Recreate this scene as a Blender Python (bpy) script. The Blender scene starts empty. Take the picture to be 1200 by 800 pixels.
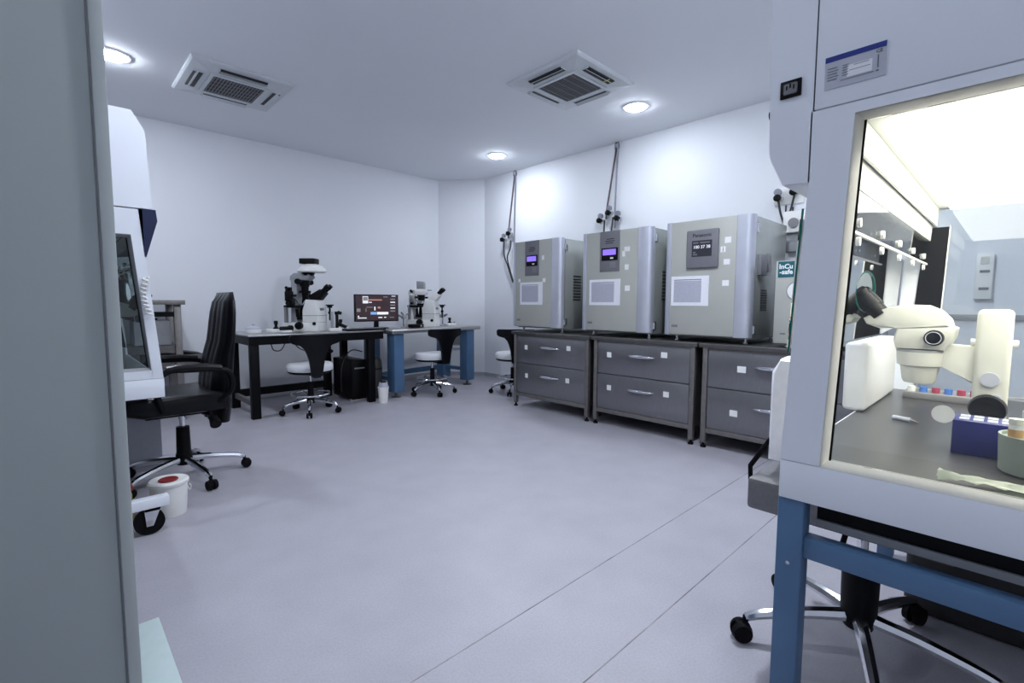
import bpy, bmesh, math, random
from mathutils import Vector, Matrix
PI = math.pi
random.seed(7)
S = bpy.context.scene
C = S.collection

# ------------------------------------------------------------------ camera
FPX, YAW, PITCH, ROLL = 567.25, 0.765117, 0.0793335, 0.0040971
cam_data = bpy.data.cameras.new('camera')
cam = bpy.data.objects.new('camera', cam_data); C.objects.link(cam)
cam_data.sensor_width = 36.0
cam_data.lens = FPX / 1200.0 * 36.0
cam_data.clip_start = 0.02
_cy, _sy, _cp, _sp = math.cos(YAW), math.sin(YAW), math.cos(PITCH), math.sin(PITCH)
_f = Vector((_sy*_cp, _cy*_cp, -_sp)); _r = Vector((_cy, -_sy, 0)); _u = _r.cross(_f)
_r2 = math.cos(ROLL)*_r + math.sin(ROLL)*_u
_u2 = -math.sin(ROLL)*_r + math.cos(ROLL)*_u
mw = Matrix((( _r2.x, _u2.x, -_f.x, 0), (_r2.y, _u2.y, -_f.y, 0), (_r2.z, _u2.z, -_f.z, 1.0), (0, 0, 0, 1)))
cam.matrix_world = mw
S.camera = cam

# ------------------------------------------------------------------ world, exposure
world = bpy.data.worlds.new('world'); S.world = world
world.use_nodes = True
world.node_tree.nodes['Background'].inputs[0].default_value = (0.55, 0.65, 0.9, 1)
world.node_tree.nodes['Background'].inputs[1].default_value = 0.05
S.view_settings.view_transform = 'Standard'
S.view_settings.look = 'None'
S.view_settings.exposure = 0.0
S.view_settings.gamma = 1.0
S.view_settings.use_curve_mapping = False
LAMP_POWER = [16.5, 22.0, 28.0, 24.0, 5.0, 67.0, 14.0, 13.0, 11.0]
LAMP_COLOR = (0.84, 0.90, 1.0)
HOOD_GLOW = 7.5

# ------------------------------------------------------------------ materials
def mat(name, col, rough=0.5, metal=0.0, spec=0.5, var=0.06, scale=30.0, bump=0.0, coat=0.0, emit=None, stretch=None):
    m = bpy.data.materials.new(name); m.use_nodes = True
    nt = m.node_tree; p = nt.nodes['Principled BSDF']
    p.inputs['Roughness'].default_value = rough
    p.inputs['Metallic'].default_value = metal
    p.inputs['Specular IOR Level'].default_value = spec
    p.inputs['Coat Weight'].default_value = coat
    tc = nt.nodes.new('ShaderNodeTexCoord')
    mp = nt.nodes.new('ShaderNodeMapping')
    if stretch: mp.inputs['Scale'].default_value = stretch
    nt.links.new(tc.outputs['Object'], mp.inputs['Vector'])
    nz = nt.nodes.new('ShaderNodeTexNoise'); nz.inputs['Scale'].default_value = scale; nz.inputs['Detail'].default_value = 4
    nt.links.new(mp.outputs['Vector'], nz.inputs['Vector'])
    rmp = nt.nodes.new('ShaderNodeValToRGB')
    rmp.color_ramp.elements[0].position = 0.3; rmp.color_ramp.elements[1].position = 0.7
    rmp.color_ramp.elements[0].color = tuple(c*(1-var) for c in col) + (1,)
    rmp.color_ramp.elements[1].color = tuple(min(1, c*(1+var)) for c in col) + (1,)
    nt.links.new(nz.outputs['Fac'], rmp.inputs['Fac'])
    nt.links.new(rmp.outputs['Color'], p.inputs['Base Color'])
    if bump:
        b = nt.nodes.new('ShaderNodeBump'); b.inputs['Strength'].default_value = bump; b.inputs['Distance'].default_value = 0.002
        nt.links.new(nz.outputs['Fac'], b.inputs['Height']); nt.links.new(b.outputs['Normal'], p.inputs['Normal'])
    if emit:
        p.inputs['Emission Color'].default_value = tuple(emit[:3]) + (1,)
        p.inputs['Emission Strength'].default_value = emit[3]
    return m

def glass_mat(name, tint, refl=0.08):
    m = bpy.data.materials.new(name); m.use_nodes = True
    nt = m.node_tree; nt.nodes.clear()
    out = nt.nodes.new('ShaderNodeOutputMaterial')
    tr = nt.nodes.new('ShaderNodeBsdfTransparent'); tr.inputs[0].default_value = tint + (1,)
    gl = nt.nodes.new('ShaderNodeBsdfGlossy'); gl.inputs['Roughness'].default_value = 0.02
    fr = nt.nodes.new('ShaderNodeFresnel'); fr.inputs['IOR'].default_value = 1.5
    mx = nt.nodes.new('ShaderNodeMixShader')
    nt.links.new(fr.outputs[0], mx.inputs[0]); nt.links.new(tr.outputs[0], mx.inputs[1]); nt.links.new(gl.outputs[0], mx.inputs[2])
    nt.links.new(mx.outputs[0], out.inputs[0])
    return m

def floor_mat():
    m = mat('floor_vinyl', (0.40, 0.39, 0.44), rough=0.42, spec=0.45, var=0.05, scale=5)
    nt = m.node_tree; p = nt.nodes['Principled BSDF']
    base = p.inputs['Base Color'].links[0].from_socket
    tc = nt.nodes.new('ShaderNodeTexCoord')
    v = nt.nodes.new('ShaderNodeTexNoise'); v.inputs['Scale'].default_value = 140; v.inputs['Detail'].default_value = 2
    nt.links.new(tc.outputs['Object'], v.inputs['Vector'])
    rr = nt.nodes.new('ShaderNodeValToRGB')
    rr.color_ramp.elements[0].position = 0.35; rr.color_ramp.elements[0].color = (0.92, 0.92, 0.925, 1)
    rr.color_ramp.elements[1].position = 0.6; rr.color_ramp.elements[1].color = (1, 1, 1, 1)
    nt.links.new(v.outputs['Fac'], rr.inputs['Fac'])
    mm = nt.nodes.new('ShaderNodeMix'); mm.data_type = 'RGBA'; mm.blend_type = 'MULTIPLY'; mm.inputs['Factor'].default_value = 1
    nt.links.new(base, mm.inputs[6]); nt.links.new(rr.outputs[0], mm.inputs[7])
    nt.links.new(mm.outputs[2], p.inputs['Base Color'])
    b = nt.nodes.new('ShaderNodeBump'); b.inputs['Strength'].default_value = 0.03; b.inputs['Distance'].default_value = 0.001
    nt.links.new(v.outputs['Fac'], b.inputs['Height']); nt.links.new(b.outputs['Normal'], p.inputs['Normal'])
    # slightly uneven gloss of a mopped floor
    rg = nt.nodes.new('ShaderNodeMapRange'); rg.inputs['To Min'].default_value = 0.36; rg.inputs['To Max'].default_value = 0.5
    n2 = nt.nodes.new('ShaderNodeTexNoise'); n2.inputs['Scale'].default_value = 2.0
    nt.links.new(tc.outputs['Object'], n2.inputs['Vector']); nt.links.new(n2.outputs['Fac'], rg.inputs['Value'])
    nt.links.new(rg.outputs[0], p.inputs['Roughness'])
    return m

M = {}
M['wall'] = mat('wall_paint', (0.75, 0.77, 0.815), rough=0.75, var=0.012, scale=1.5, bump=0.0)
M['ceiling'] = mat('ceiling_paint', (0.78, 0.80, 0.845), rough=0.85, var=0.01, scale=1.5)
M['floor'] = floor_mat()
M['seam'] = mat('seam_weld', (0.24, 0.23, 0.235), rough=0.7, var=0.5, scale=9)
M['cove'] = mat('cove_grey', (0.36, 0.37, 0.41), rough=0.5, var=0.04)
M['white_enamel'] = mat('white_enamel', (0.76, 0.79, 0.86), rough=0.38, var=0.015, scale=3)
M['white_trim'] = mat('white_trim', (0.82, 0.82, 0.79), rough=0.45, var=0.01)
M['inner_white'] = mat('inner_white', (0.80, 0.80, 0.76), rough=0.4, var=0.01)
M['white_plastic'] = mat('white_plastic', (0.78, 0.78, 0.77), rough=0.4, var=0.02)
M['cream_plastic'] = mat('cream_plastic', (0.64, 0.64, 0.58), rough=0.35, var=0.02)
M['grey_plastic'] = mat('grey_plastic', (0.30, 0.31, 0.33), rough=0.5, var=0.04)
M['mid_grey'] = mat('mid_grey', (0.20, 0.20, 0.215), rough=0.5, var=0.04)
M['black_plastic'] = mat('black_plastic', (0.004, 0.004, 0.005), rough=0.42, spec=0.14, var=0.15)
M['black_rubber'] = mat('black_rubber', (0.004, 0.004, 0.005), rough=0.7, spec=0.12, var=0.15)
M['black_leather'] = mat('black_leather', (0.004, 0.004, 0.006), rough=0.30, spec=0.2, var=0.2, scale=120, bump=0.25)
M['grey_leather'] = mat('grey_leather', (0.16, 0.16, 0.17), rough=0.45, var=0.1, scale=90, bump=0.2)
M['white_vinyl'] = mat('white_vinyl', (0.74, 0.75, 0.78), rough=0.45, var=0.02, bump=0.05)
M['white_cloth'] = mat('white_cloth', (0.80, 0.81, 0.85), rough=0.85, var=0.03, scale=60, bump=0.2)
M['chrome'] = mat('chrome', (0.72, 0.73, 0.76), rough=0.14, metal=1.0, var=0.02)
M['steel'] = mat('steel_brushed', (0.24, 0.24, 0.25), rough=0.36, metal=0.85, var=0.08, scale=40, stretch=(1, 1, 12))
M['steel_dark'] = mat('steel_dark', (0.15, 0.148, 0.145), rough=0.38, metal=0.8, var=0.1, scale=30)
M['steel_top'] = mat('steel_top', (0.50, 0.50, 0.50), rough=0.3, metal=0.9, var=0.05, scale=30)
M['work_steel'] = mat('work_steel', (0.055, 0.055, 0.06), rough=0.32, metal=0.2, var=0.1, scale=14)
M['drawer'] = mat('drawer_steel', (0.23, 0.23, 0.245), rough=0.34, metal=0.75, var=0.07, scale=25, stretch=(1, 14, 1))
M['incu'] = mat('incubator_beige', (0.42, 0.43, 0.395), rough=0.42, var=0.02, scale=6)
M['incu_side'] = mat('incubator_side', (0.36, 0.38, 0.365), rough=0.27, metal=0.35, var=0.03, scale=6)
M['silver_bar'] = mat('silver_bar', (0.60, 0.62, 0.70), rough=0.32, metal=0.6, var=0.03, scale=8)
M['panel_grey'] = mat('panel_grey', (0.17, 0.17, 0.19), rough=0.45, var=0.04)
M['navy'] = mat('navy_panel', (0.006, 0.012, 0.055), rough=0.4, var=0.08)
M['blue_frame'] = mat('blue_frame', (0.075, 0.155, 0.28), rough=0.42, var=0.08, scale=7)
M['blue_rack'] = mat('blue_rack', (0.007, 0.011, 0.15), rough=0.3, var=0.06)
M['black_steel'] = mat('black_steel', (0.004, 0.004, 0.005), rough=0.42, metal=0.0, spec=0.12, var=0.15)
M['bronze_steel'] = mat('bronze_steel', (0.20, 0.19, 0.185), rough=0.42, metal=0.6, var=0.1)
M['sticker'] = mat('sticker_paper', (0.80, 0.80, 0.80), rough=0.7, var=0.02)
M['paper'] = mat('paper', (0.78, 0.79, 0.84), rough=0.75, var=0.02)
M['paper_print'] = mat('paper_print', (0.42, 0.43, 0.51), rough=0.75, var=0.05, scale=60)
M['ink'] = mat('ink', (0.02, 0.02, 0.03), rough=0.6, var=0.1)
M['ink_grey'] = mat('ink_grey', (0.16, 0.17, 0.2), rough=0.6, var=0.1)
M['teal'] = mat('teal_label', (0.0, 0.10, 0.125), rough=0.5, var=0.05)
M['white_ink'] = mat('white_ink', (0.8, 0.84, 0.84), rough=0.6, var=0.02)
M['blue_ink'] = mat('blue_ink', (0.015, 0.03, 0.22), rough=0.5, var=0.05)
M['plate_silver'] = mat('plate_silver', (0.46, 0.48, 0.56), rough=0.5, var=0.03)
M['lcd_violet'] = mat('lcd_violet', (0.1, 0.05, 0.4), rough=0.3, emit=(0.30, 0.20, 1.0, 0.9))
M['lcd_white'] = mat('lcd_white', (0.6, 0.6, 0.65), rough=0.3, emit=(0.8, 0.8, 0.9, 0.8))
M['screen_dark'] = mat('screen_dark', (0.012, 0.010, 0.013), rough=0.3, emit=(0.05, 0.03, 0.04, 0.6), var=0.3)
M['screen_white'] = mat('screen_white', (0.5, 0.5, 0.5), rough=0.3, emit=(0.9, 0.9, 0.95, 0.7))
M['screen_red'] = mat('screen_red', (0.3, 0.1, 0.08), rough=0.3, emit=(0.75, 0.38, 0.33, 0.5))
M['screen_blue'] = mat('screen_blue', (0.1, 0.2, 0.4), rough=0.3, emit=(0.25, 0.45, 0.9, 0.7))
M['screen_grey'] = mat('screen_grey', (0.1, 0.1, 0.11), rough=0.3, emit=(0.3, 0.3, 0.33, 0.6))
M['screen_brown'] = mat('screen_brown', (0.03, 0.015, 0.015), rough=0.3, emit=(0.05, 0.03, 0.036, 0.5))
M['lamp'] = mat('lamp_diffuser', (0.9, 0.9, 0.9), rough=0.5, emit=(0.93, 0.96, 1.0, 14.0))
M['hood_lamp'] = mat('hood_lamp_diffuser', (0.9, 0.9, 0.85), rough=0.5, emit=(1.0, 0.965, 0.86, HOOD_GLOW))
M['hood_lamp_off'] = mat('hood_lamp_off', (0.6, 0.62, 0.66), rough=0.5)
M['slot_dark'] = mat('slot_dark', (0.02, 0.022, 0.025), rough=0.6, var=0.1)
M['ac_white'] = mat('ac_white', (0.60, 0.63, 0.66), rough=0.45, var=0.015)
M['yellow_tag'] = mat('yellow_tag', (0.65, 0.68, 0.12), rough=0.5, var=0.04)
M['bin_yellow'] = mat('bin_yellow', (0.42, 0.32, 0.02), rough=0.45, var=0.05)
M['red'] = mat('red_plastic', (0.22, 0.012, 0.014), rough=0.4, var=0.06)
M['mint'] = mat('mint_plate', (0.50, 0.60, 0.60), rough=0.45, var=0.03)
M['cab_grey'] = mat('cabinet_grey', (0.30, 0.34, 0.345), rough=0.5, var=0.02, scale=4)
M['cab_edge'] = mat('cabinet_edge', (0.40, 0.44, 0.44), rough=0.45, var=0.02, scale=4)
M['green_edge'] = mat('glass_edge_green', (0.0, 0.12, 0.09), rough=0.2, var=0.05)
M['glass'] = glass_mat('clear_glass', (0.97, 0.985, 0.98))
M['glass_grey'] = glass_mat('tinted_glass', (0.72, 0.78, 0.78))
M['olive_holder'] = mat('olive_holder', (0.27, 0.31, 0.27), rough=0.4, var=0.04)
M['tan_label'] = mat('tan_label', (0.60, 0.36, 0.16), rough=0.6, var=0.05)
M['brass'] = mat('regulator_metal', (0.6, 0.6, 0.62), rough=0.25, metal=1.0, var=0.05)
M['hose'] = mat('hose_black', (0.01, 0.01, 0.012), rough=0.5, var=0.1)
M['copper'] = mat('pipe_copper', (0.16, 0.13, 0.14), rough=0.4, metal=0.7, var=0.1)
M['pipe_steel'] = mat('pipe_steel', (0.30, 0.31, 0.36), rough=0.35, metal=0.7, var=0.1)
M['bin_dark'] = mat('bin_dark', (0.04, 0.038, 0.038), rough=0.5, spec=0.3, var=0.1)
M['bag'] = mat('bag_black', (0.006, 0.006, 0.012), rough=0.35, var=0.3, bump=0.5, scale=40)
def opal(name, k, col):
    m = mat(name, col, rough=0.5, var=0.01); nt = m.node_tree
    tl = nt.nodes.new('ShaderNodeBsdfTranslucent'); tl.inputs[0].default_value = tuple(col)+(1,)
    mx = nt.nodes.new('ShaderNodeMixShader'); mx.inputs[0].default_value = k
    nt.links.new(nt.nodes['Principled BSDF'].outputs[0], mx.inputs[1]); nt.links.new(tl.outputs[0], mx.inputs[2])
    nt.links.new(mx.outputs[0], nt.nodes['Material Output'].inputs[0])
    return m
M['opal_trim'] = opal('opal_trim', .85, (.94, .93, .89))
M['translucent_white'] = opal('translucent_white', .75, (.95, .95, .93))
M['tissue'] = mat('tissue', (0.82, 0.86, 0.78), rough=0.9, var=0.05, bump=0.2)
M['red_cap'] = mat('red_cap', (0.35, 0.05, 0.09), rough=0.4)
M['blue_cap'] = mat('blue_cap', (0.06, 0.18, 0.55), rough=0.4)

# ------------------------------------------------------------------ helpers
class MB:
    """collects shapes in one bmesh; f maps local coordinates"""
    def __init__(self, f=None):
        self.bm = bmesh.new(); self.f = f
    def _v(self, co):
        return self.bm.verts.new(self.f(*co) if self.f else co)
    def face(self, vs, mi=0):
        try:
            fc = self.bm.faces.new(vs); fc.material_index = mi; return fc
        except ValueError: return None
    def box(self, x0, x1, y0, y1, z0, z1, bev=0.0, seg=2, mi=0):
        vs = [self._v(c) for c in ((x0,y0,z0),(x1,y0,z0),(x1,y1,z0),(x0,y1,z0),(x0,y0,z1),(x1,y0,z1),(x1,y1,z1),(x0,y1,z1))]
        fs = [self.face([vs[i] for i in q], mi) for q in ((3,2,1,0),(4,5,6,7),(0,1,5,4),(1,2,6,5),(2,3,7,6),(3,0,4,7))]
        if bev:
            es = list({e for f_ in fs for e in f_.edges})
            bmesh.ops.bevel(self.bm, geom=es, offset=bev, segments=seg, profile=0.5, affect='EDGES', material=mi if mi else -1)
        return self
    def prism(self, poly, a0, a1, axis='y', mi=0, bev=0.0):
        """poly in the two other axes (order x,y,z without axis)"""
        def co(p, a):
            return {'x': (a, p[0], p[1]), 'y': (p[0], a, p[1]), 'z': (p[0], p[1], a)}[axis]
        A = [self._v(co(p, a0)) for p in poly]; B = [self._v(co(p, a1)) for p in poly]
        n = len(poly)
        fs = [self.face(A[::-1], mi), self.face(B, mi)]
        for i in range(n): fs.append(self.face([A[i], A[(i+1) % n], B[(i+1) % n], B[i]], mi))
        if bev:
            es = list({e for f_ in fs[:2] for e in f_.edges})
            bmesh.ops.bevel(self.bm, geom=es, offset=bev, segments=2, profile=0.5, affect='EDGES')
        return self
    def cyl(self, p0, p1, r0, r1=None, n=20, mi=0):
        r1 = r0 if r1 is None else r1
        p0, p1 = Vector(p0), Vector(p1); d = (p1-p0).normalized()
        a = d.orthogonal().normalized(); b = d.cross(a)
        A = []; B = []
        for i in range(n):
            t = 2*PI*i/n; o = a*math.cos(t)+b*math.sin(t)
            A.append(self._v(tuple(p0+o*r0))); B.append(self._v(tuple(p1+o*r1)))
        self.face(A[::-1], mi); self.face(B, mi)
        for i in range(n): self.face([A[i], A[(i+1) % n], B[(i+1) % n], B[i]], mi)
        return self
    def tube(self, pts, r, n=10, closed=False, mi=0, rs=None):
        P = [Vector(p) for p in pts]; N = len(P); rings = []; prev = None
        for i in range(N):
            if closed: d = P[(i+1) % N]-P[i-1]
            else: d = P[min(i+1, N-1)]-P[max(i-1, 0)]
            d.normalize()
            if prev is None: a = d.orthogonal().normalized()
            else:
                a = prev-d*prev.dot(d)
                a = a.normalized() if a.length > 1e-6 else d.orthogonal().normalized()
            prev = a; b = d.cross(a); rr = rs[i] if rs else r
            rings.append([self._v(tuple(P[i]+(a*math.cos(2*PI*k/n)+b*math.sin(2*PI*k/n))*rr)) for k in range(n)])
        for i in range(N if closed else N-1):
            R0, R1 = rings[i], rings[(i+1) % N]
            for k in range(n): self.face([R0[k], R0[(k+1) % n], R1[(k+1) % n], R1[k]], mi)
        if not closed: self.face(rings[0][::-1], mi); self.face(rings[-1], mi)
        return self
    def lathe(self, prof, c=(0, 0, 0), n=24, mi=0, sx=1.0, sy=1.0):
        rings = []
        for r, z in prof:
            if r < 1e-6: rings.append([self._v((c[0], c[1], c[2]+z))])
            else: rings.append([self._v((c[0]+sx*r*math.cos(2*PI*k/n), c[1]+sy*r*math.sin(2*PI*k/n), c[2]+z)) for k in range(n)])
        for i in range(len(rings)-1):
            A, B = rings[i], rings[i+1]
            if len(A) == 1 and len(B) == 1: continue
            for k in range(n):
                k2 = (k+1) % n
                if len(A) == 1: self.face([A[0], B[k2], B[k]], mi)
                elif len(B) == 1: self.face([A[k], A[k2], B[0]], mi)
                else: self.face([A[k], A[k2], B[k2], B[k]], mi)
        if len(rings[0]) > 1: self.face(rings[0][::-1], mi)
        if len(rings[-1]) > 1: self.face(rings[-1], mi)
        return self
    def ball(self, c, r, n=16, m=10, sx=1, sy=1, sz=1, mi=0):
        prof = [(r*math.sin(PI*i/m), -r*sz*math.cos(PI*i/m)) for i in range(m+1)]
        prof[0] = (0, prof[0][1]); prof[-1] = (0, prof[-1][1])
        return self.lathe(prof, c, n, mi, sx, sy)
    def done(self, name, m, parent=None, org=(0, 0, 0), smooth=True, mats=None, sharp=38):
        bm = self.bm
        bmesh.ops.recalc_face_normals(bm, faces=bm.faces[:])
        if any(org):
            o = Vector(org)
            for v in bm.verts: v.co -= o
        me = bpy.data.meshes.new(name); bm.to_mesh(me); bm.free()
        for mm in (mats or [m]): me.materials.append(mm)
        if smooth:
            for p in me.polygons: p.use_smooth = True
            me.set_sharp_from_angle(angle=math.radians(sharp))
        ob = bpy.data.objects.new(name, me); C.objects.link(ob)
        if parent is not None: ob.parent = parent
        return ob

def thing(name, label, cat, loc=(0, 0, 0), rz=0.0, group=None):
    o = bpy.data.objects.new(name, None); C.objects.link(o)
    o.empty_display_size = 0.1
    o.location = loc; o.rotation_euler = (0, 0, rz); o['label'] = label; o['category'] = cat
    if group: o['group'] = group
    return o
def tag(o, label, cat, group=None):
    o['label'] = label; o['category'] = cat
    if group: o['group'] = group
    return o
def struct(o):
    o['kind'] = 'structure'; return o
def dup(root, loc, rz, label, group=None):
    r = root.copy(); C.objects.link(r); r.location = loc; r.rotation_euler = (0, 0, rz); r['label'] = label
    if group: r['group'] = group
    for ch in list(root.children):
        c = ch.copy(); C.objects.link(c); c.parent = r
        for g in list(ch.children):
            d = g.copy(); C.objects.link(d); d.parent = c
    return r
RX = Matrix(((0, 0, -1), (-1, 0, 0), (0, 1, 0))).to_euler()   # lettering on faces that look towards -x
RY = Matrix(((1, 0, 0), (0, 0, -1), (0, 1, 0))).to_euler()    # lettering on faces that look towards -y
def text(name, s, size, m, parent, loc, rot=RX, align='CENTER', org=(0, 0, 0), bold=0.0, sx=1.0):
    cu = bpy.data.curves.new(name, 'FONT'); cu.body = s; cu.size = size; cu.align_x = align; cu.align_y = 'CENTER'
    cu.extrude = 0.0004; cu.offset = bold; cu.resolution_u = 3
    t = bpy.data.objects.new(name+'_curve', cu); C.objects.link(t)
    dg = bpy.context.evaluated_depsgraph_get(); dg.update()
    me = bpy.data.meshes.new_from_object(t.evaluated_get(dg))
    bpy.data.objects.remove(t); bpy.data.curves.remove(cu)
    me.name = name; me.materials.clear(); me.materials.append(m)
    Rm = rot.to_matrix()
    for v in me.vertices:
        v.co = Rm @ Vector((v.co.x*sx, v.co.y, v.co.z)) + Vector(loc) - Vector(org)
    ob = bpy.data.objects.new(name, me); C.objects.link(ob)
    ob.parent = parent
    return ob

# ------------------------------------------------------------------ room shell
H = 2.60; XW = 4.20; YB = 5.37; XL = -1.5; YF = -2.2; DX, DY = 3.80, 4.90   # chamfered corner (DX,YB)-(XW,DY)
def wall(name, x0, y0, x1, y1, t=0.1):
    d = Vector((x1-x0, y1-y0, 0)).normalized(); n = Vector((-d.y, d.x, 0))   # outward on the left of travel
    m = MB()
    m.prism([(x0, y0), (x1, y1), (x1+n.x*t, y1+n.y*t), (x0+n.x*t, y0+n.y*t)], 0, H, 'z')
    return struct(m.done(name, M['wall'], smooth=False))
# travel so that the outside lies to the left: clockwise seen from above
wall('wall_left', XL, YF, XL, YB)
wall('wall_back', XL, YB, DX, YB)
wall('wall_corner', DX, YB, XW, DY)
wall('wall_right', XW, DY, XW, YF)
wall('wall_front', XW, YF, XL, YF)
m = MB().box(XL-.1, XW+.1, YF-.1, YB+.1, -0.05, 0.0)
floor = struct(m.done('floor', M['floor'], smooth=False))
m = MB().box(XL-.1, XW+.1, YF-.1, YB+.1, H, H+0.05)
ceil = struct(m.done('ceiling', M['ceiling'], smooth=False))
for y, x0 in ((1.05, XL), (0.735, XL)):
    MB().box(x0, XW, y-0.0016, y+0.0016, 0.0, 0.0008).done('seam', M['seam'], floor, smooth=False)
def cove(name, x0, y0, x1, y1, h=0.075):
    d = Vector((x1-x0, y1-y0, 0)).normalized(); n = Vector((d.y, -d.x, 0))
    prof = [(0.0, 0.0), (0.03, 0.0), (0.012, 0.012), (0.004, 0.03), (0.004, h), (0.0, h)]
    m = MB(); A = []; B = []
    for o, z in prof:
        A.append(m._v((x0+n.x*o, y0+n.y*o, z))); B.append(m._v((x1+n.x*o, y1+n.y*o, z)))
    for i in range(len(prof)-1): m.face([A[i], A[i+1], B[i+1], B[i]])
    m.face(A); m.face(B)
    return struct(m.done(name, M['cove'], smooth=False))
cove('baseboard_left', XL, YF, XL, YB)
cove('baseboard_back', XL, YB, DX, YB)
cove('baseboard_corner', DX, YB, XW, DY)
cove('baseboard_right', XW, DY, XW, YF)

# ------------------------------------------------------------------ ceiling: downlights and air conditioners
def make_downlight(loc, label, power):
    t = thing('downlight', label, 'ceiling light', loc, 0, 'round recessed ceiling lights')
    n = 32
    MB().lathe([(0.082, 0.0), (0.105, 0.0), (0.103, -0.006), (0.084, -0.008), (0.082, 0.0)], n=n).done('trim_ring', M['white_plastic'], t)
    # shallow opal dome that sends light down and out along the ceiling
    g = mat('opal_glow', (0.9, 0.9, 0.9), rough=0.5, emit=LAMP_COLOR + (power*11.0,))
    MB().lathe([(0.0, -0.022), (0.04, -0.0215), (0.064, -0.018), (0.075, -0.011), (0.077, -0.001), (0.0, -0.001)], n=n).done('diffuser', g, t)
    return t
lights = [((3.555, 2.256, H), 'round ceiling downlight beside the square air conditioner above the middle incubator', LAMP_POWER[0]),
          ((3.622, 4.025, H), 'round ceiling downlight nearest the far corner above the end incubator', LAMP_POWER[1]),
          ((0.389, 4.185, H), 'round ceiling downlight half hidden by the tall grey cabinet at left', LAMP_POWER[2]),
          ((0.40, 1.90, H), 'round ceiling downlight above the left workstation front, out of the view', LAMP_POWER[3]),
          ((0.40, -0.30, H), 'round ceiling downlight above the viewpoint, out of the view', LAMP_POWER[4]),
          ((2.00, 0.90, H), 'round ceiling downlight above the middle of the near floor, out of the view', LAMP_POWER[5]),
          ((-0.60, -1.40, H), 'round ceiling downlight behind the viewpoint at left, out of the view', LAMP_POWER[6]),
          ((1.90, -1.40, H), 'round ceiling downlight behind the lit workstation, out of the view', LAMP_POWER[7]),
          ((3.555, 0.45, H), 'round ceiling downlight over the right wall behind the lit workstation, out of the view', LAMP_POWER[8])]
for loc, lab, k in lights:
    if k > 0: make_downlight(loc, lab, k)

def make_ac(loc, rz, label, grille_bars):
    t = thing('ceiling_air_conditioner', label, 'air conditioner', loc, rz, 'ceiling cassette air conditioners')
    a = 0.33
    m = MB()   # bevelled square panel, the lower face slightly domed to the middle
    ring = lambda s, z: [(-s, -s, z), (s, -s, z), (s, s, z), (-s, s, z)]
    loops = [ring(a, 0), ring(a, -0.012), ring(a-.012, -0.022), ring(0.215, -0.034), ring(0.205, -0.034)]
    V = [[m._v(c) for c in L] for L in loops]
    for i in range(len(V)-1):
        for k in range(4): m.face([V[i][k], V[i][(k+1) % 4], V[i+1][(k+1) % 4], V[i+1][k]])
    m.face(V[-1])
    m.done('panel', M['ac_white'], t, smooth=False)
    # centre intake: frame, dark backing and a lattice of bars
    m = MB()
    for s0, s1, q0, q1 in ((-.19, .19, .165, .19), (-.19, .19, -.19, -.165), (-.19, -.165, -.165, .165), (.165, .19, -.165, .165)):
        m.box(s0, s1, q0, q1, -0.042, -0.034)
    fr = m.done('intake_frame', M['ac_white'], t, smooth=False)
    MB().box(-.165, .165, -.165, .165, -0.036, -0.0345).done('intake_backing', M['slot_dark'], t, smooth=False)
    m = MB()
    for i in range(grille_bars):
        x = -.165 + .33*(i+.5)/grille_bars
        m.box(x-.0028, x+.0028, -.165, .165, -0.040, -0.037)
    for i in range(5):
        y = -.165 + .33*(i+.5)/5
        m.box(-.165, .165, y-.002, y+.002, -0.041, -0.037)
    g = m.done('intake_grille', M['mid_grey'], t, smooth=False); g['kind'] = 'stuff'
    for k in range(4):   # the four air outlets, each with a flap
        R = Matrix.Rotation(PI/2*k, 3, 'Z')
        f = lambda x, y, z: tuple(R @ Vector((x, y, z)))
        MB(f).box(-.15, .15, .224, .281, -0.0338, -0.028).done('outlet_slot', M['slot_dark'], t, smooth=False)
        MB(f).prism([(.247, -.031), (.270, -.050), (.273, -.049), (.251, -.0295)], -.15, .15, 'x').done('outlet_flap', M['ac_white'], t, smooth=False)
        m = MB(f)
        for x0, x1, y0, y1 in ((-.155, -.15, .22, .282), (.15, .155, .22, .282), (-.155, .155, .218, .2225)): m.box(x0, x1, y0, y1, -.0365, -.028)
        m.done('outlet_rim', M['ac_white'], t, smooth=False)
    return t
acr = make_ac((2.838, 2.355, H), 0, 'square white ceiling air conditioner beside the downlights over the incubator side', 16)
acl = make_ac((1.087, 4.118, H), 0, 'square white ceiling air conditioner near the far left wall', 16)
MB().box(.085, .093, -.283, -.222, -.0405, -.0365).done('airflow_tag', M['yellow_tag'], acr, smooth=False)

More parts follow.
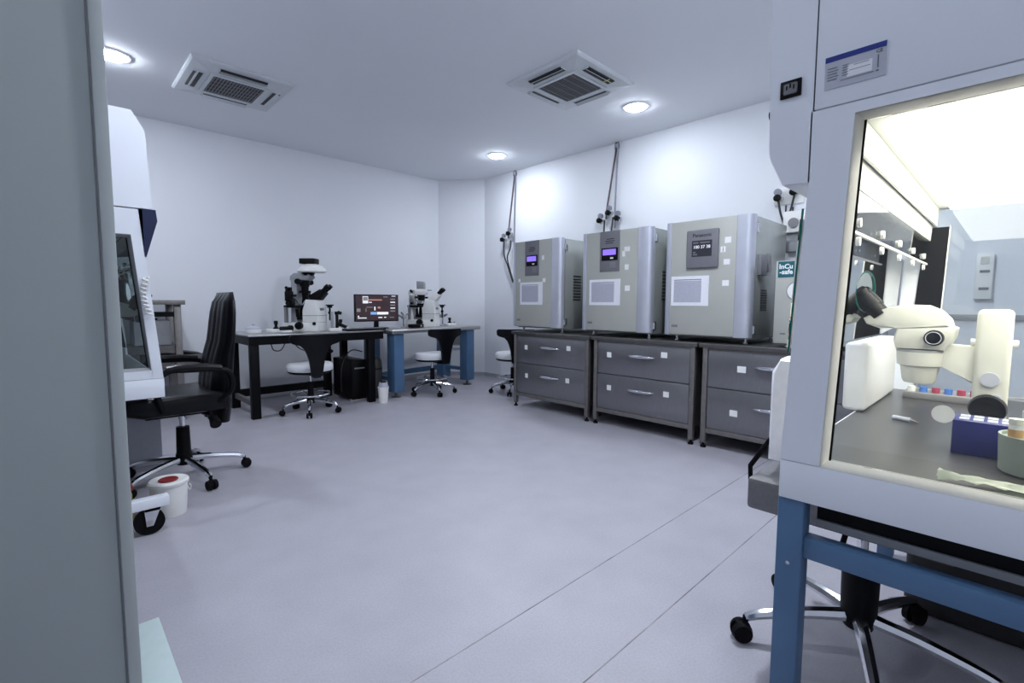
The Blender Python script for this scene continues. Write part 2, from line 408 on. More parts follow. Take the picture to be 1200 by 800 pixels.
# ------------------------------------------------------------------ stainless drawer benches along the right wall
def drawer_bench(y0, y1, label, stick):
    xf, xb = 3.26, 4.10
    t = thing('drawer_bench', label, 'cabinet', ((xf+xb)/2, (y0+y1)/2, 0), 0, 'stainless drawer benches under the incubators')
    o = t.location.copy()
    y0 += .004; y1 -= .004
    ya, yb = y0+.022, y1-.022
    MB().box(xf-.015, xb, y0, y1, .700, .730, bev=.004).done('worktop', M['steel_dark'], t, o)
    for x, y in ((xf, ya), (xf, yb-.034), (xb-.05, ya), (xb-.05, yb-.034)):
        l = MB().box(x, x+.034, y, y+.034, .035, .70, bev=.002).done('leg', M['bronze_steel'], t, o)
        MB().cyl((x+.017, y+.017, 0), (x+.017, y+.017, .012), .02, .018).cyl((x+.017, y+.017, .012), (x+.017, y+.017, .036), .009).done('foot', M['black_rubber'], l, o)
    MB().box(xf+.03, xb-.03, ya+.004, yb-.004, .125, .70).done('carcass', M['steel_dark'], t, o, smooth=False)
    MB().box(xf+.004, xf+.03, ya+.034, yb-.034, .105, .140, bev=.002).done('bottom_rail', M['bronze_steel'], t, o)
    MB().box(xf+.004, xf+.03, ya+.034, yb-.034, .684, .70, bev=.002).done('top_rail', M['bronze_steel'], t, o)
    yc = (ya+yb)/2
    for k, (z0, z1) in enumerate(((.143, .425), (.431, .682))):
        d = MB().box(xf+.006, xf+.03, ya+.038, yb-.038, z0, z1, bev=.003).done('drawer', M['drawer'], t, o)
        zc = z0+(z1-z0)*.64; L = .115; pts = []
        for i in range(13):
            s = -1+2*i/12
            pts.append((xf+.008-.034*(1-s**4), yc+L*s, zc+.004*(1-s*s)))
        MB().tube(pts, .011, n=10, rs=[.006+.009*(1-abs(-1+2*i/12)**2) for i in range(13)]).done('handle', M['chrome'], d, o)
        for fy, dz, sz in stick[k]:
            y = yb-.038-(yb-ya-.076)*fy; z = z0+(z1-z0)*dz
            MB().box(xf+.0048, xf+.006, y-sz/2, y+sz/2, z-.021, z+.021).done('sticker', M['sticker'], d, o, smooth=False)
    return t
drawer_bench(2.445, 3.395, 'stainless two-drawer bench at the far end of the row, under the end incubator', (((.16, .60, .035), (.77, .63, .042)), ((.15, .60, .035), (.78, .70, .045))))
drawer_bench(1.520, 2.440, 'stainless two-drawer bench in the middle of the row, under the middle incubator', (((.145, .62, .04), (.78, .67, .045)), ((.14, .62, .042), (.75, .76, .05))))
drawer_bench(0.560, 1.515, 'stainless two-drawer bench beside the white chair, under the nearest large incubator', (((.22, .46, .05), (.8, .6, .05)), ((.27, .56, .055), (.8, .6, .05))))

# ------------------------------------------------------------------ incubators
def louvre(parent, o, y, x0, x1, z0, z1, n):
    m = MB()
    for i in range(n):
        z = z0+(z1-z0)*(i+.5)/n; h = (z1-z0)/n*.33
        m.prism([(y, z-h), (y-.004, z-h*.3), (y-.004, z+h*.3), (y, z+h)], x0, x1, 'x')
    g = m.done('side_louvre', M['slot_dark'], parent, o, smooth=False); g['kind'] = 'stuff'

def incubator(y0, y1, label, kind):
    xf, xb, zb, zt = 3.30, 3.96, .775, 1.580
    W = y1-y0; Y = lambda f: y1-W*f          # fraction from the left, seen from the room
    t = thing('incubator', label, 'incubator', ((xf+xb)/2, (y0+y1)/2, .73), 0, 'tall incubators on the drawer benches')
    o = t.location.copy()
    MB().box(xf+.075, xb, y0+.004, y1-.004, zb-.012, zt-.004, bev=.008).done('body', M['incu_side'], t, o)
    for x in (xf+.11, xb-.06):
        for y in (y0+.06, y1-.06):
            MB().lathe([(.016, 0), (.016, .008), (.010, .012), (.010, .022), (.014, .026), (.014, .04)], (x, y, .73)).done('foot', M['chrome'], t, o)
    MB().box(xf+.06, xf+.075, y0+.012, y1-.012, zb, zt-.006).done('door_gasket', M['black_rubber'], t, o, smooth=False)
    door = MB().box(xf, xf+.06, y0+W*.10, y1-W*.08, zb+.004, zt, bev=.003).done('door', M['incu'], t, o)
    # silver bars, convex in plan, on both edges
    def bar(ya, yb, right):
        m = MB(); n = 8; poly = []
        for i in range(n+1):
            s = i/n; y = ya+(yb-ya)*s
            bulge = .016*math.sin(PI*min(1, s*.5+.5)) if not right else .018*math.sin(PI*.5*(1-s)+PI*.0)
            if right: xx = xf-.004+.05*(1-math.sqrt(max(0, 1-(1-s)**3)))*1.0
            else: xx = xf-.004+.05*(1-math.sqrt(max(0, 1-s**3)))
            poly.append((xx, y))
        poly += [(xf+.06, yb), (xf+.06, ya)]
        return m.prism(poly, zb, zt+.002, 'z').done('silver_edge', M['silver_bar'], t, o, sharp=50)
    bar(Y(.085), y1, False)
    bar(y0, Y(.84), True)
    MB().box(xf-.0015, xf+.02, Y(.845), Y(.835), zb+.006, zt-.001).done('door_groove', M['mid_grey'], t, o, smooth=False)
    # small maker plate bottom left
    MB().box(xf-.002, xf, Y(.19), Y(.115), .830, .848).done('corner_badge', M['mid_grey'], door, o, smooth=False)
    if kind == 'strip':
        pn = MB().box(xf-.004, xf, Y(.585), Y(.295), 1.255, zt-.001, bev=.001).done('control_strip', M['panel_grey'], door, o)
        dsp = MB().box(xf-.009, xf-.003, Y(.56), Y(.325), 1.345, 1.445, bev=.002).done('display', M['black_plastic'], t, o)
        MB().box(xf-.0105, xf-.008, Y(.535), Y(.345), 1.388, 1.434).done('lcd_screen', M['lcd_violet'], dsp, o, smooth=False)
        MB().box(xf-.0102, xf-.008, Y(.50), Y(.455), 1.357, 1.368).done('key_light', M['white_ink'], dsp, o, smooth=False)
        m = MB()
        for i, (fa, fb) in enumerate(((.395, .50), (.375, .51), (.38, .49))):
            m.box(xf-.0055, xf-.0035, Y(fb), Y(fa), 1.512-i*.016, 1.519-i*.016)
        m.done('panel_print', M['ink'], t, o, smooth=False)
        MB().box(xf-.006, xf-.003, Y(.53), Y(.45), 1.285, 1.33).done('keypad', M['mid_grey'], t, o, smooth=False)
        MB().box(xf-.0052, xf-.0035, Y(.40), Y(.33), 1.268, 1.276).done('key_print', M['ink_grey'], t, o, smooth=False)
    else:
        pn = MB().box(xf-.022, xf, Y(.655), Y(.285), 1.245, 1.510, bev=.012, seg=3).done('control_panel', M['panel_grey'], door, o)
        text('maker_name', 'Panasonic', .034, M['ink'], t, (xf-.0222, Y(.47), 1.470), org=o, bold=.0008)
        ds = MB().box(xf-.0235, xf-.021, Y(.585), Y(.355), 1.325, 1.435).done('display', M['ink'], t, o, smooth=False)
        text('display_digits', '100 37 38', .030, M['lcd_white'], ds, (xf-.0240, Y(.47), 1.390), org=o)
        m = MB()
        for fa, fb, z in ((.37, .43, 1.42), (.37, .40, 1.355), (.37, .42, 1.340), (.45, .56, 1.42)):
            m.box(xf-.0242, xf-.0232, Y(fb), Y(fa), z-.004, z+.004)
        m.done('display_marks', M['panel_grey'], ds, o, smooth=False)
    # log sheet in a plastic sleeve
    pa, pb = {'a': (.19, .66), 'b': (.14, .60), 'c': (.10, .55)}[label_key(label)]
    z0, z1 = (.985, 1.195)
    sl = MB().box(xf-.003, xf, Y(pb), Y(pa), z0, z1).done('sleeve', M['paper'], door, o, smooth=False)
    MB().box(xf-.0042, xf-.002, Y(pb-.085), Y(pa+.035), z0+.025, z1-.033).done('log_sheet', M['paper_print'], t, o, smooth=False)
    MB().box(xf-.0046, xf-.002, Y(pb-.085), Y(pa+.035), z1-.028, z1-.023).done('log_heading', M['ink_grey'], t, o, smooth=False)
    stick = {'a': [(.665, 1.415, .028, .04), (.17, 1.215, .026, .03), (.69, 1.21, .034, .036)],
             'b': [(.685, 1.425, .05, .036), (.64, 1.39, .026, .045), (.685, 1.285, .034, .042), (.70, 1.12, .044, .042)],
             'c': [(.745, 1.425, .042, .042), (.695, 1.365, .034, .038), (.74, 1.28, .042, .038), (.735, 1.14, .044, .038)]}[label_key(label)]
    for f, z, w, h in stick:
        MB().box(xf-.0022, xf, Y(f)-w/2, Y(f)+w/2, z-h/2, z+h/2).done('sticker', M['sticker'], door, o, smooth=False)
    if kind != 'strip':
        MB().box(xf-.0026, xf-.002, Y(.698), Y(.692), 1.35, 1.38).done('sticker_mark', M['ink'], door, o, smooth=False)
    # hinges and side details on the near side
    for z in (.83, 1.50):
        MB().cyl((xf+.068, y0-.004, z-.025), (xf+.068, y0-.004, z+.025), .010).box(xf+.055, xf+.10, y0-.004, y0+.006, z-.03, z+.03).done('hinge', M['chrome'], t, o)
    louvre(t, o, y0+.004, xf+.19, xf+.30, 1.02 if kind == 'strip' else .95, 1.26 if kind == 'strip' else 1.10, 9)
    if kind != 'strip': MB().box(xf+.28, xf+.325, y0-.010, y0+.006, 1.22, 1.345).done('cable_clip', M['mid_grey'], t, o, smooth=False)
    if kind != 'strip':
        MB().box(xf+.105, xf+.215, y0-.022, y0+.006, 1.19, 1.33, bev=.005).done('junction_box', M['panel_grey'], t, o)
    return t
def label_key(label): return 'a' if 'far' in label else ('b' if 'middle' in label else 'c')
incubator(2.825, 3.440, 'beige-grey incubator with violet display, farthest of the row near the corner', 'strip')
incubator(1.935, 2.590, 'beige-grey incubator with violet display, in the middle of the row', 'strip')
incubator(1.205, 1.820, 'beige-grey incubator with raised square control panel reading Panasonic, nearest of the three', 'square')
# small incubator beside them
t = thing('small_incubator', 'small beige incubator with teal sign, half hidden behind the white workstation', 'incubator', (3.6, .82, .73))
o = t.location.copy(); xf = 3.30
MB().box(xf+.045, 3.92, .57, 1.055, .76, 1.262, bev=.008).done('body', M['incu_side'], t, o)
door = MB().box(xf, xf+.042, .565, 1.060, .755, 1.267, bev=.006).done('door', M['incu'], t, o)
for x in (xf+.08, 3.86):
    for y in (.63, 1.0):
        MB().lathe([(.016, 0), (.016, .01), (.010, .014), (.013, .034)], (x, y, .73)).done('foot', M['chrome'], t, o)
sg = MB().box(xf-.002, xf, .955, 1.046, 1.165, 1.262).done('teal_sign', M['teal'], door, o, smooth=False)
text('sign_lettering', 'InCu', .040, M['white_ink'], t, (xf-.0022, 1.002, 1.230), org=o, bold=.0012)
text('sign_lettering', '-safe', .040, M['white_ink'], t, (xf-.0022, 1.000, 1.197), org=o, bold=.0012)
MB().box(xf-.003, xf, .80, .950, 1.175, 1.25).done('display', M['black_plastic'], door, o, smooth=False)
m = MB().cyl((xf-.004, .935, 1.08), (xf, .935, 1.08), .058, n=32); m.done('round_sticker_rim', M['mid_grey'], door, o)
MB().cyl((xf-.006, .935, 1.08), (xf-.002, .935, 1.08), .053, n=32).done('round_sticker', M['sticker'], door, o)
MB().box(xf-.0015, xf, .99, 1.02, .812, .820).done('corner_badge', M['ink_grey'], door, o, smooth=False)

# ------------------------------------------------------------------ gas pipes and regulators on the right wall
def regulator(t, o, x, y, z):
    b = MB().cyl((x+.035, y, z), (x-.02, y, z), .020).cyl((x, y, z-.035), (x, y, z+.03), .010).box(x-.012, x+.02, y-.03, y+.03, z-.012, z+.012, bev=.003).done('regulator', M['brass'], t, o)
    MB().lathe([(.012, 0), (.026, .004), (.027, .03), (.02, .034)], n=16).done('knob', M['black_plastic'], b)
    k = b.children[-1]; k.rotation_euler = (0, -PI/2, 0); k.location = Vector((x-.016, y, z))-Vector(o)
    g = MB().cyl((x-.004, y+.012, z+.052), (x+.018, y+.012, z+.052), .027, n=20).done('gauge', M['pipe_steel'], b, o)
    return b
def gas_set(label, ytop, yb, zb, hoses, nreg):
    t = thing('gas_pipe_set', label, 'gas pipe', (XW-.03, yb, zb), 0, 'gas pipes with regulators on the right wall')
    o = t.location.copy(); x = XW-.012
    MB().tube([(x, ytop+.012, H), (x, ytop+.012, H-.08), (x, yb+.075, zb+.06), (x, yb+.075, zb)], .009, n=8).done('gas_pipe', M['copper'], t, o)
    MB().tube([(x-.004, ytop-.012, H), (x-.004, ytop-.012, H-.08), (x-.004, yb-.035, zb+.15), (x-.004, yb-.035, zb-.1)], .009, n=8).done('gas_pipe', M['pipe_steel'], t, o)
    MB().cyl((x, ytop, H-.02), (x, ytop, H-.06), .026).done('pipe_clip', M['pipe_steel'], t, o)
    for i in range(nreg):
        regulator(t, o, x-.045, yb+.075-(i-.3)*.105, zb+(-.02 if i % 2 == 0 else .045))
    for P in hoses: MB().tube(P, .008, n=8).done('hose', M['hose'], t, o)
    return t
def smoothpath(P, k=6):
    P = [Vector(p) for p in P]; out = []
    for i in range(len(P)-1):
        a, b, c, d = P[max(i-1, 0)], P[i], P[i+1], P[min(i+2, len(P)-1)]
        for j in range(k):
            s = j/k
            out.append(tuple(0.5*((2*b)+(c-a)*s+(2*a-5*b+4*c-d)*s*s+(3*b-a-3*c+d)*s**3)))
    out.append(tuple(P[-1])); return out
xw = XW-.06
gas_set('twin gas pipes down to two black regulators behind the far incubator', 4.32, 4.36, 1.80,
        [smoothpath([(xw, 4.46, 1.76), (xw-.02, 4.44, 1.60), (xw-.02, 4.37, 1.45), (xw, 4.30, 1.25)]),
         smoothpath([(xw, 4.34, 1.76), (xw-.02, 4.33, 1.66), (xw-.02, 4.38, 1.55), (xw, 4.33, 1.35), (xw, 4.26, 1.2)])], 2)
gas_set('twin gas pipes down to three regulators behind the middle incubator', 2.86, 2.90, 1.86,
        [smoothpath([(xw, 2.96, 1.84), (xw-.02, 2.95, 1.70), (xw-.02, 2.93, 1.5)]),
         smoothpath([(xw, 2.86, 1.86), (xw-.02, 2.86, 1.72), (xw-.02, 2.88, 1.5)])], 3)
t = thing('gas_outlet_panel', 'two wall gas regulators with black hoses above the small incubator', 'gas regulator', (XW-.03, 1.28, 1.80))
o = t.location.copy()
MB().box(XW-.012, XW, 1.17, 1.38, 1.77, 1.90, bev=.003).done('back_plate', M['white_plastic'], t, o)
regulator(t, o, XW-.05, 1.335, 1.815); regulator(t, o, XW-.05, 1.225, 1.845)
MB().tube(smoothpath([(xw, 1.335, 1.80), (xw, 1.315, 1.70), (xw, 1.285, 1.60), (xw-.01, 1.275, 1.48), (xw-.02, 1.272, 1.40), (xw-.04, 1.285, 1.29)]), .008, n=8).done('hose', M['hose'], t, o)
MB().tube(smoothpath([(xw, 1.225, 1.82), (xw, 1.245, 1.72), (xw, 1.28, 1.61)]), .008, n=8).done('hose', M['hose'], t, o)
MB().tube([(xw+.02, 1.285, 1.76), (xw+.02, 1.285, 1.66)], .006, n=6).tube([(xw+.02, 1.235, 1.74), (xw+.02, 1.235, 1.63)], .006, n=6).done('cable_tail', M['hose'], t, o)
t = thing('wall_box', 'white wall box with a round dark dial above the small incubator', 'wall box', (XW-.06, 1.20, 1.60))
o = t.location.copy()
MB().box(XW-.11, XW, 1.08, 1.28, 1.54, 1.70, bev=.006).done('box', M['white_plastic'], t, o)
MB().cyl((XW-.125, 1.205, 1.61), (XW-.108, 1.205, 1.61), .036).done('dial', M['mid_grey'], t, o)
MB().box(XW-.07, XW, 1.08, 1.28, 1.40, 1.538, bev=.004).done('lower_box', M['grey_plastic'], t, o)
# socket strip seen through the far glass
t = thing('socket_strip', 'white upright socket strip on the right wall seen through the workstation glass', 'socket', (XW-.02, .155, 1.17))
o = t.location.copy()
MB().box(XW-.035, XW, .115, .195, 1.035, 1.315, bev=.006).done('housing', M['white_plastic'], t, o)
for z in (1.10, 1.205): MB().box(XW-.038, XW-.03, .130, .175, z-.008, z+.008).done('socket_slot', M['mid_grey'], t, o, smooth=False)
MB().box(XW-.037, XW-.03, .135, .175, 1.25, 1.295).done('cover_plate', M['cream_plastic'], t, o, smooth=False)
t = MB().box(XW-.016, XW, -1.2, .53, .905, .940, bev=.003).done('cable_trunking', M['grey_plastic']); tag(t, 'grey cable trunking along the right wall behind the workstation', 'trunking')

# ------------------------------------------------------------------ laminar-flow workstations
def workstation(P, name, label, loc, cfg):
    """P maps (s across the cabinet, u towards its open front, z) into the room"""
    t = thing(name, label, 'workstation', loc); o = t.location.copy()
    W = 1.28; B = -.50
    lf, po, hole = cfg['lip'], cfg['post'], cfg['hole']      # lip front u, post outer line, window hole (4 corners)
    (u_b, z_b), (u_t, z_t) = po
    (hb, hzb), (ht, hzt) = hole
    hback = -.36
    MBp = lambda: MB(P)
    # base and work surface
    bl = MBp().box(0, W, B, lf, .594, .675, bev=.003).done('bottom_lip', M['white_enamel'], t, o)
    MBp().box(.03, W-.03, B+.02, lf-.006, .670, .6765).done('work_surface', M['work_steel'], t, o, smooth=False)
    # near and far side panels with their windows
    def side(s0, s1, m_, nm):
        m = MBp()
        m.prism([(hb, .676), (u_b, .676), (u_t, z_t), (u_t, 1.374), (ht, 1.374), (ht, hzt)], s0, s1, 'x')
        m.box(s0, s1, hback, ht, hzt, 1.374)
        m.box(s0, s1, B, hback, .676, 1.374)
        if hzb > .68: m.prism([(hback, .676), (hb, .676), (hb, hzb), (hback, hzb)], s0, s1, 'x')
        return m.done(nm, m_, t, o, smooth=False)
    side(0, .03, M['white_enamel'], 'side_panel')
    side(W-.03, W, M['white_enamel'], 'side_panel')
    # window trims: sloping white reveal around the hole
    def trim(s0, s1, m_):
        k = (ht-hb)/(hzt-hzb); e = .012
        out = [(hb, hzb), (ht, hzt), (hback, hzt), (hback, hzb)]
        inn = [(hb-e, hzb+e), (ht-e, hzt-e), (hback+e, hzt-e), (hback+e, hzb+e)]
        m = MBp()
        d = .003 if s1 > s0 else -.003
        A = [m._v((s0, *p)) for p in out]; Bv = [m._v((s0+(s1-s0)*.8, *p)) for p in inn]; Cv = [m._v((s0+(s1-s0)*.8+d, *p)) for p in inn]; D = [m._v((s0+d, *p)) for p in out]
        for i in range(4):
            j = (i+1) % 4
            m.face([A[i], A[j], Bv[j], Bv[i]]); m.face([Bv[i], Bv[j], Cv[j], Cv[i]]); m.face([Cv[i], Cv[j], D[j], D[i]]); m.face([D[i], D[j], A[j], A[i]])
        return m.done('window_trim', m_, t, o, smooth=False)
    trim(-.0005, .029, cfg['trim']); trim(W+.0005, W-.029, cfg['trim'])
    e = .012
    def pane(s, m_):
        g = MBp().prism([(hb-e, hzb+e), (ht-e, hzt-e), (hback+e, hzt-e), (hback+e, hzb+e)], s-.002, s+.002, 'x').done('side_glass', m_, t, o, smooth=False)
        return g
    pane(.022, cfg['glass']); pane(W-.022, cfg['glass'])
    MBp().prism([(hb-e-.0035, hzb+e), (hb-e, hzb+e), (ht-e, hzt-e), (ht-e-.0035, hzt-e)], .016, .0195, 'x').done('glass_seal', M['black_rubber'], t, o, smooth=False)
    # dark inner face of the far front post
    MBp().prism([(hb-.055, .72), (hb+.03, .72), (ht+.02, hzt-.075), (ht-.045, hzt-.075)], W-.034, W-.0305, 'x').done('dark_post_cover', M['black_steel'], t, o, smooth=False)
    MBp().prism([(hb-.058, .72), (hb-.055, .72), (ht-.045, hzt-.075), (ht-.048, hzt-.075)], W-.036, W-.0305, 'x').done('post_edge', M['white_trim'], t, o, smooth=False)
    # upper hood and its projecting front
    if cfg.get('navy'):
        MBp().prism([(B, 1.379)]+cfg['hood_front']+[(B, 1.763)], 0, W, 'x').done('hood', M['white_enamel'], t, o, smooth=False)
    else:
        MBp().box(0, W, B, cfg['hood_u']-.001, 1.3765, 1.765, bev=.002).done('hood', M['white_enamel'], t, o)
        MBp().prism(cfg['hood_front'], 0, W, 'x').done('hood_front', M['white_enamel'], t, o, smooth=False)
    if cfg.get('navy'): MBp().prism(cfg['navy'], 0, W, 'x').done('control_panel', M['navy'], t, o, smooth=False)
    # inside: back wall, ceiling, lamp diffuser, front header
    MBp().box(.03, W-.03, B, B+.02, .676, 1.374).done('back_panel', M['inner_white'], t, o, smooth=False)
    MBp().box(.03, W-.03, B+.02, ht-.01, 1.346, 1.372).done('inner_ceiling', M['inner_white'], t, o, smooth=False)
    MBp().box(.06, W-.06, B+.05, ht-.045, 1.336, 1.346).done('lamp_diffuser', cfg['lamp'], t, o, smooth=False)
    MBp().prism([(ht-.006, 1.345), (ht-.012, 1.345), (ht-.010, 1.285), (ht-.004, 1.285)], .03, W-.03, 'x').done('front_header', M['inner_white'], t, o, smooth=False)
    # inner sash (upper) and outer sash (lower, with an oval opening for the eyepieces)
    us = ht+.006
    MBp().prism([(us-.002, 1.285), (us+.003, 1.285), (us+.010, 1.15), (us+.005, 1.15)], .032, W-.032, 'x').done('upper_sash', M['glass'], t, o, smooth=False)
    MBp().box(.032, W-.032, us+.003, us+.0095, 1.145, 1.151).done('sash_edge', M['white_trim'], t, o, smooth=False)
    MBp().prism([(us-.004, 1.287), (us+.004, 1.287), (us+.007, 1.232), (us-.001, 1.232)], .032, W-.032, 'x').done('sash_glare_strip', M['inner_white'], t, o, smooth=False)  # opaque white strip added in place of the lamp's reflection in the glass
    for k in range(5):
        s = .12+.25*k
        MBp().cyl((s, us+.004, 1.168), (s, us-.003, 1.168), .0095, n=12).cyl((s, us+.004, 1.130), (s, us-.003, 1.130), .0095, n=12).done('sash_clip', M['white_plastic'], t, o)
    # lower sash with hole
    z0, z1 = .90, 1.19; ua = u_b+(u_t-u_b)*(z0-z_b)/(z_t-z_b)+cfg.get('sash_off', .004); ub = u_b+(u_t-u_b)*(z1-z_b)/(z_t-z_b)+cfg.get('sash_off', .004)
    hs, hz, ra, rb = cfg['oval']
    m = MBp(); n = 32
    us_of = lambda z: ua+(ub-ua)*(z-z0)/(z1-z0)
    def loop(du):
        inner = []; outer = []
        for i in range(n):
            a = 2*PI*i/n; cs, sn = math.cos(a), math.sin(a)
            zi = hz+rb*sn; inner.append(m._v((hs+ra*cs, us_of(zi)+du, zi)))
            L, R_, Bt, Tp = .004-hs, W-.004-hs, z0-hz, z1-hz
            tt = min([q for q in ((R_/cs if cs > 1e-9 else 1e9), (L/cs if cs < -1e-9 else 1e9), (Tp/sn if sn > 1e-9 else 1e9), (Bt/sn if sn < -1e-9 else 1e9))])
            zo = hz+sn*tt; outer.append(m._v((hs+cs*tt, us_of(zo)+du, zo)))
        return inner, outer
    i0, o0 = loop(0); i1, o1 = loop(.006)
    for k in range(n):
        j = (k+1) % n
        m.face([i0[k], i0[j], o0[j], o0[k]]); m.face([i1[k], i1[j], o1[j], o1[k]])
    m.done('lower_sash', M['glass'], t, o, smooth=False)
    m = MBp()
    pts = [(hs+ra*math.cos(2*PI*i/n), us_of(hz+rb*math.sin(2*PI*i/n))+.003, hz+rb*math.sin(2*PI*i/n)) for i in range(n)]
    m.tube(pts, .0042, n=6, closed=True)
    m.done('oval_rim', M['green_edge'], t, o)
    if cfg.get('green'): MBp().prism([(ua, z0), (ua+.003, z0), (ub+.003, z1), (ub, z1)], -.0005, .004, 'x').done('sash_edge_strip', M['green_edge'], t, o, smooth=False)
    return t
PR = lambda s, u, z: (1.10+s, u, z)
PL = lambda s, u, z: (u, 2.50+s, z)
cfgR = dict(green=True, lip=.328, post=((.328, .676), (.3025, 1.21)), hole=((.256, .676), (.230, 1.354)), hood_u=.299, trim=M['opal_trim'], glass=M['glass'], lamp=M['hood_lamp'],
            hood_front=[(.3, 1.24), (.349, 1.2425), (.3765, 1.305), (.384, 1.62), (.370, 1.705), (.335, 1.762), (.3, 1.762)], oval=(.66, 1.04, .13, .057))
cfgL = dict(sash_off=-.016, lip=.347, post=((.345, .676), (.303, 1.21)), hole=((.308, .712), (.261, 1.270)), hood_u=.287, trim=M['grey_plastic'], glass=M['glass_grey'], lamp=M['hood_lamp_off'],
            hood_front=[(.337, 1.379), (.326, 1.690), (.285, 1.763)],
            navy=[(.289, 1.376), (.348, 1.378), (.352, 1.332), (.309, 1.183), (.303, 1.183)], oval=(.62, 1.04, .13, .057))
wr = workstation(PR, 'laminar_flow_workstation', 'large lit white laminar-flow workstation in the right foreground', (1.74, -.08, .594), cfgR)
wl = workstation(PL, 'laminar_flow_workstation', 'unlit white laminar-flow workstation at left, behind the tall grey cabinet', (-.08, 3.14, .594), cfgL)
o = wr.location.copy()
# rating plate on the hood
pl_ = MB().box(1.0985, 1.10, .188, .282, 1.408, 1.467).done('rating_plate', M['plate_silver'], wr, o, smooth=False)
MB().box(1.0978, 1.0985, .188, .282, 1.4575, 1.467).done('plate_header', M['blue_ink'], pl_, o, smooth=False)
MB().box(1.0980, 1.0985, .208, .246, 1.422, 1.443).done('plate_field', M['paper'], pl_, o, smooth=False)
m = MB()
for i in range(5): m.box(1.0977, 1.0983, .262-.002*(i % 2), .278, 1.4445-i*.0052, 1.4458-i*.0052)
for i in range(5): m.box(1.0977, 1.0983, .244, .254, 1.4445-i*.0045, 1.4456-i*.0045)
m.box(1.0977, 1.0983, .213, .236, 1.4405, 1.4415); m.box(1.0977, 1.0983, .211, .243, 1.4325, 1.4335); m.box(1.0977, 1.0983, .205, .256, 1.4185, 1.4193)
m.box(1.0977, 1.0983, .1985, .2005, 1.424, 1.446); m.box(1.0977, 1.0983, .198, .202, 1.4180, 1.4205)
m.done('plate_print', M['ink_grey'], pl_, o, smooth=False)
text('plate_mark', 'CE', .008, M['ink_grey'], pl_, (1.0982, .1985, 1.4525), org=o, bold=.0002)
# mains inlet on the hood front
s = MB().box(1.0955, 1.10, .321, .3595, 1.412, 1.446, bev=.0015).done('mains_inlet', M['black_plastic'], wr, o)
MB().box(1.0935, 1.096, .328, .353, 1.418, 1.440, bev=.003).done('inlet_core', M['mid_grey'], s, o)
for y, z in ((.334, 1.431), (.3405, 1.434), (.347, 1.431)): MB().box(1.0925, 1.094, y-.0012, y+.0012, z-.004, z+.004).done('inlet_pin', M['black_plastic'], s, o, smooth=False)
MB().box(1.10, 1.13, .2992, .2998, 1.3765, 1.7625).done('hood_seam', M['ink_grey'], wr, o, smooth=False).location.x -= .0003
MB().cyl((1.115, .372, 1.392), (1.115, .383, 1.392), .009, n=14).done('hood_button', M['black_plastic'], wr, o)
MB().cyl((1.1195, .079, .81), (1.1185, .079, .81), .0155, n=28).done('round_glass_sticker', M['translucent_white'], wr, o)

# stand of the right workstation: blue square tube frame
t = thing('steel_stand', 'blue square-tube stand carrying the lit workstation', 'stand', (1.74, -.1, 0)); o = t.location.copy()
for x in (1.105, 2.325):
    for y in (.280, -.49):
        MB().box(x, x+.05, y, y+.05, .012, .5935, bev=.004).done('leg', M['blue_frame'], t, o)
for x in (1.112, 2.333):
    MB().box(x, x+.036, -.44, .28, .472, .517, bev=.003).done('side_rail', M['blue_frame'], t, o)
    MB().box(x, x+.036, -.44, .28, .06, .10, bev=.003).done('low_rail', M['blue_frame'], t, o) if x > 2 else None
MB().box(1.155, 2.325, -.475, -.44, .472, .517, bev=.003).done('back_rail', M['blue_frame'], t, o)
for x in (1.13, 2.35):
    for y in (.305, -.465): MB().cyl((x, y, 0), (x, y, .014), .024).done('foot', M['black_rubber'], t, o)
MB().cyl((1.1035, .305, .455), (1.106, .305, .455), .004, n=10).done('screw', M['chrome'], t, o)
t = thing('underbench_tray', 'black tray box with a pale lower edge under the lit workstation', 'tray', (1.7, -.05, .53)); o = t.location.copy()
MB().box(1.165, 2.30, -.40, .270, .546, .5935).done('box', M['black_steel'], t, o, smooth=False)
MB().box(1.158, 1.168, -.20, .270, .530, .545).done('edge_strip', M['grey_plastic'], t, o, smooth=False)
MB().box(1.165, 2.30, -.40, .270, .5315, .5455).done('tray_bottom', M['black_steel'], t, o, smooth=False)

# stand of the left workstation: white foot bar with castor
t = thing('castor_stand', 'white castor stand under the left workstation beside the white bucket', 'stand', (-.08, 3.14, 0)); o = t.location.copy()
for y in (2.515, 3.66):
    MB().box(-.48, .345, y, y+.05, .115, .158, bev=.004).done('foot_bar', M['white_enamel'], t, o)
    MB().box(-.20, -.14, y, y+.05, .158, .5935, bev=.004).done('upright', M['white_enamel'], t, o)
    for x in (.285, -.42):
        c = MB().cyl((x-.012, y+.011, .055), (x-.012, y+.039, .055), .055, n=28).done('castor_wheel', M['black_rubber'], t, o)
        fk = [(x-.024, .040), (x+.0, .040), (x+.028, .1148), (x-.030, .1148)]
        MB().prism(fk, y+.003, y+.009, 'y').prism(fk, y+.041, y+.047, 'y').box(x-.030, x+.028, y+.003, y+.047, .104, .1148).done('castor_fork', M['chrome'], c, o)
        MB().cyl((x-.012, y+.002, .055), (x-.012, y+.048, .055), .012, n=12).done('axle', M['steel_top'], c, o)
m = MB().box(-.35, .20, 2.53, 3.65, .53, .5935); m.done('under_panel', M['black_steel'], t, o, smooth=False)
m = MB().prism([(-.3, .5295), (.20, .5295), (.20, .43), (.06, .36), (-.3, .33)], 2.60, 3.58, 'y'); m.done('knee_panel', M['black_steel'], t, o, smooth=False)
MB().box(-.44, .47, 3.60, 3.62, .0, .36).done('end_panel', M['plate_silver'], t, o, smooth=False)

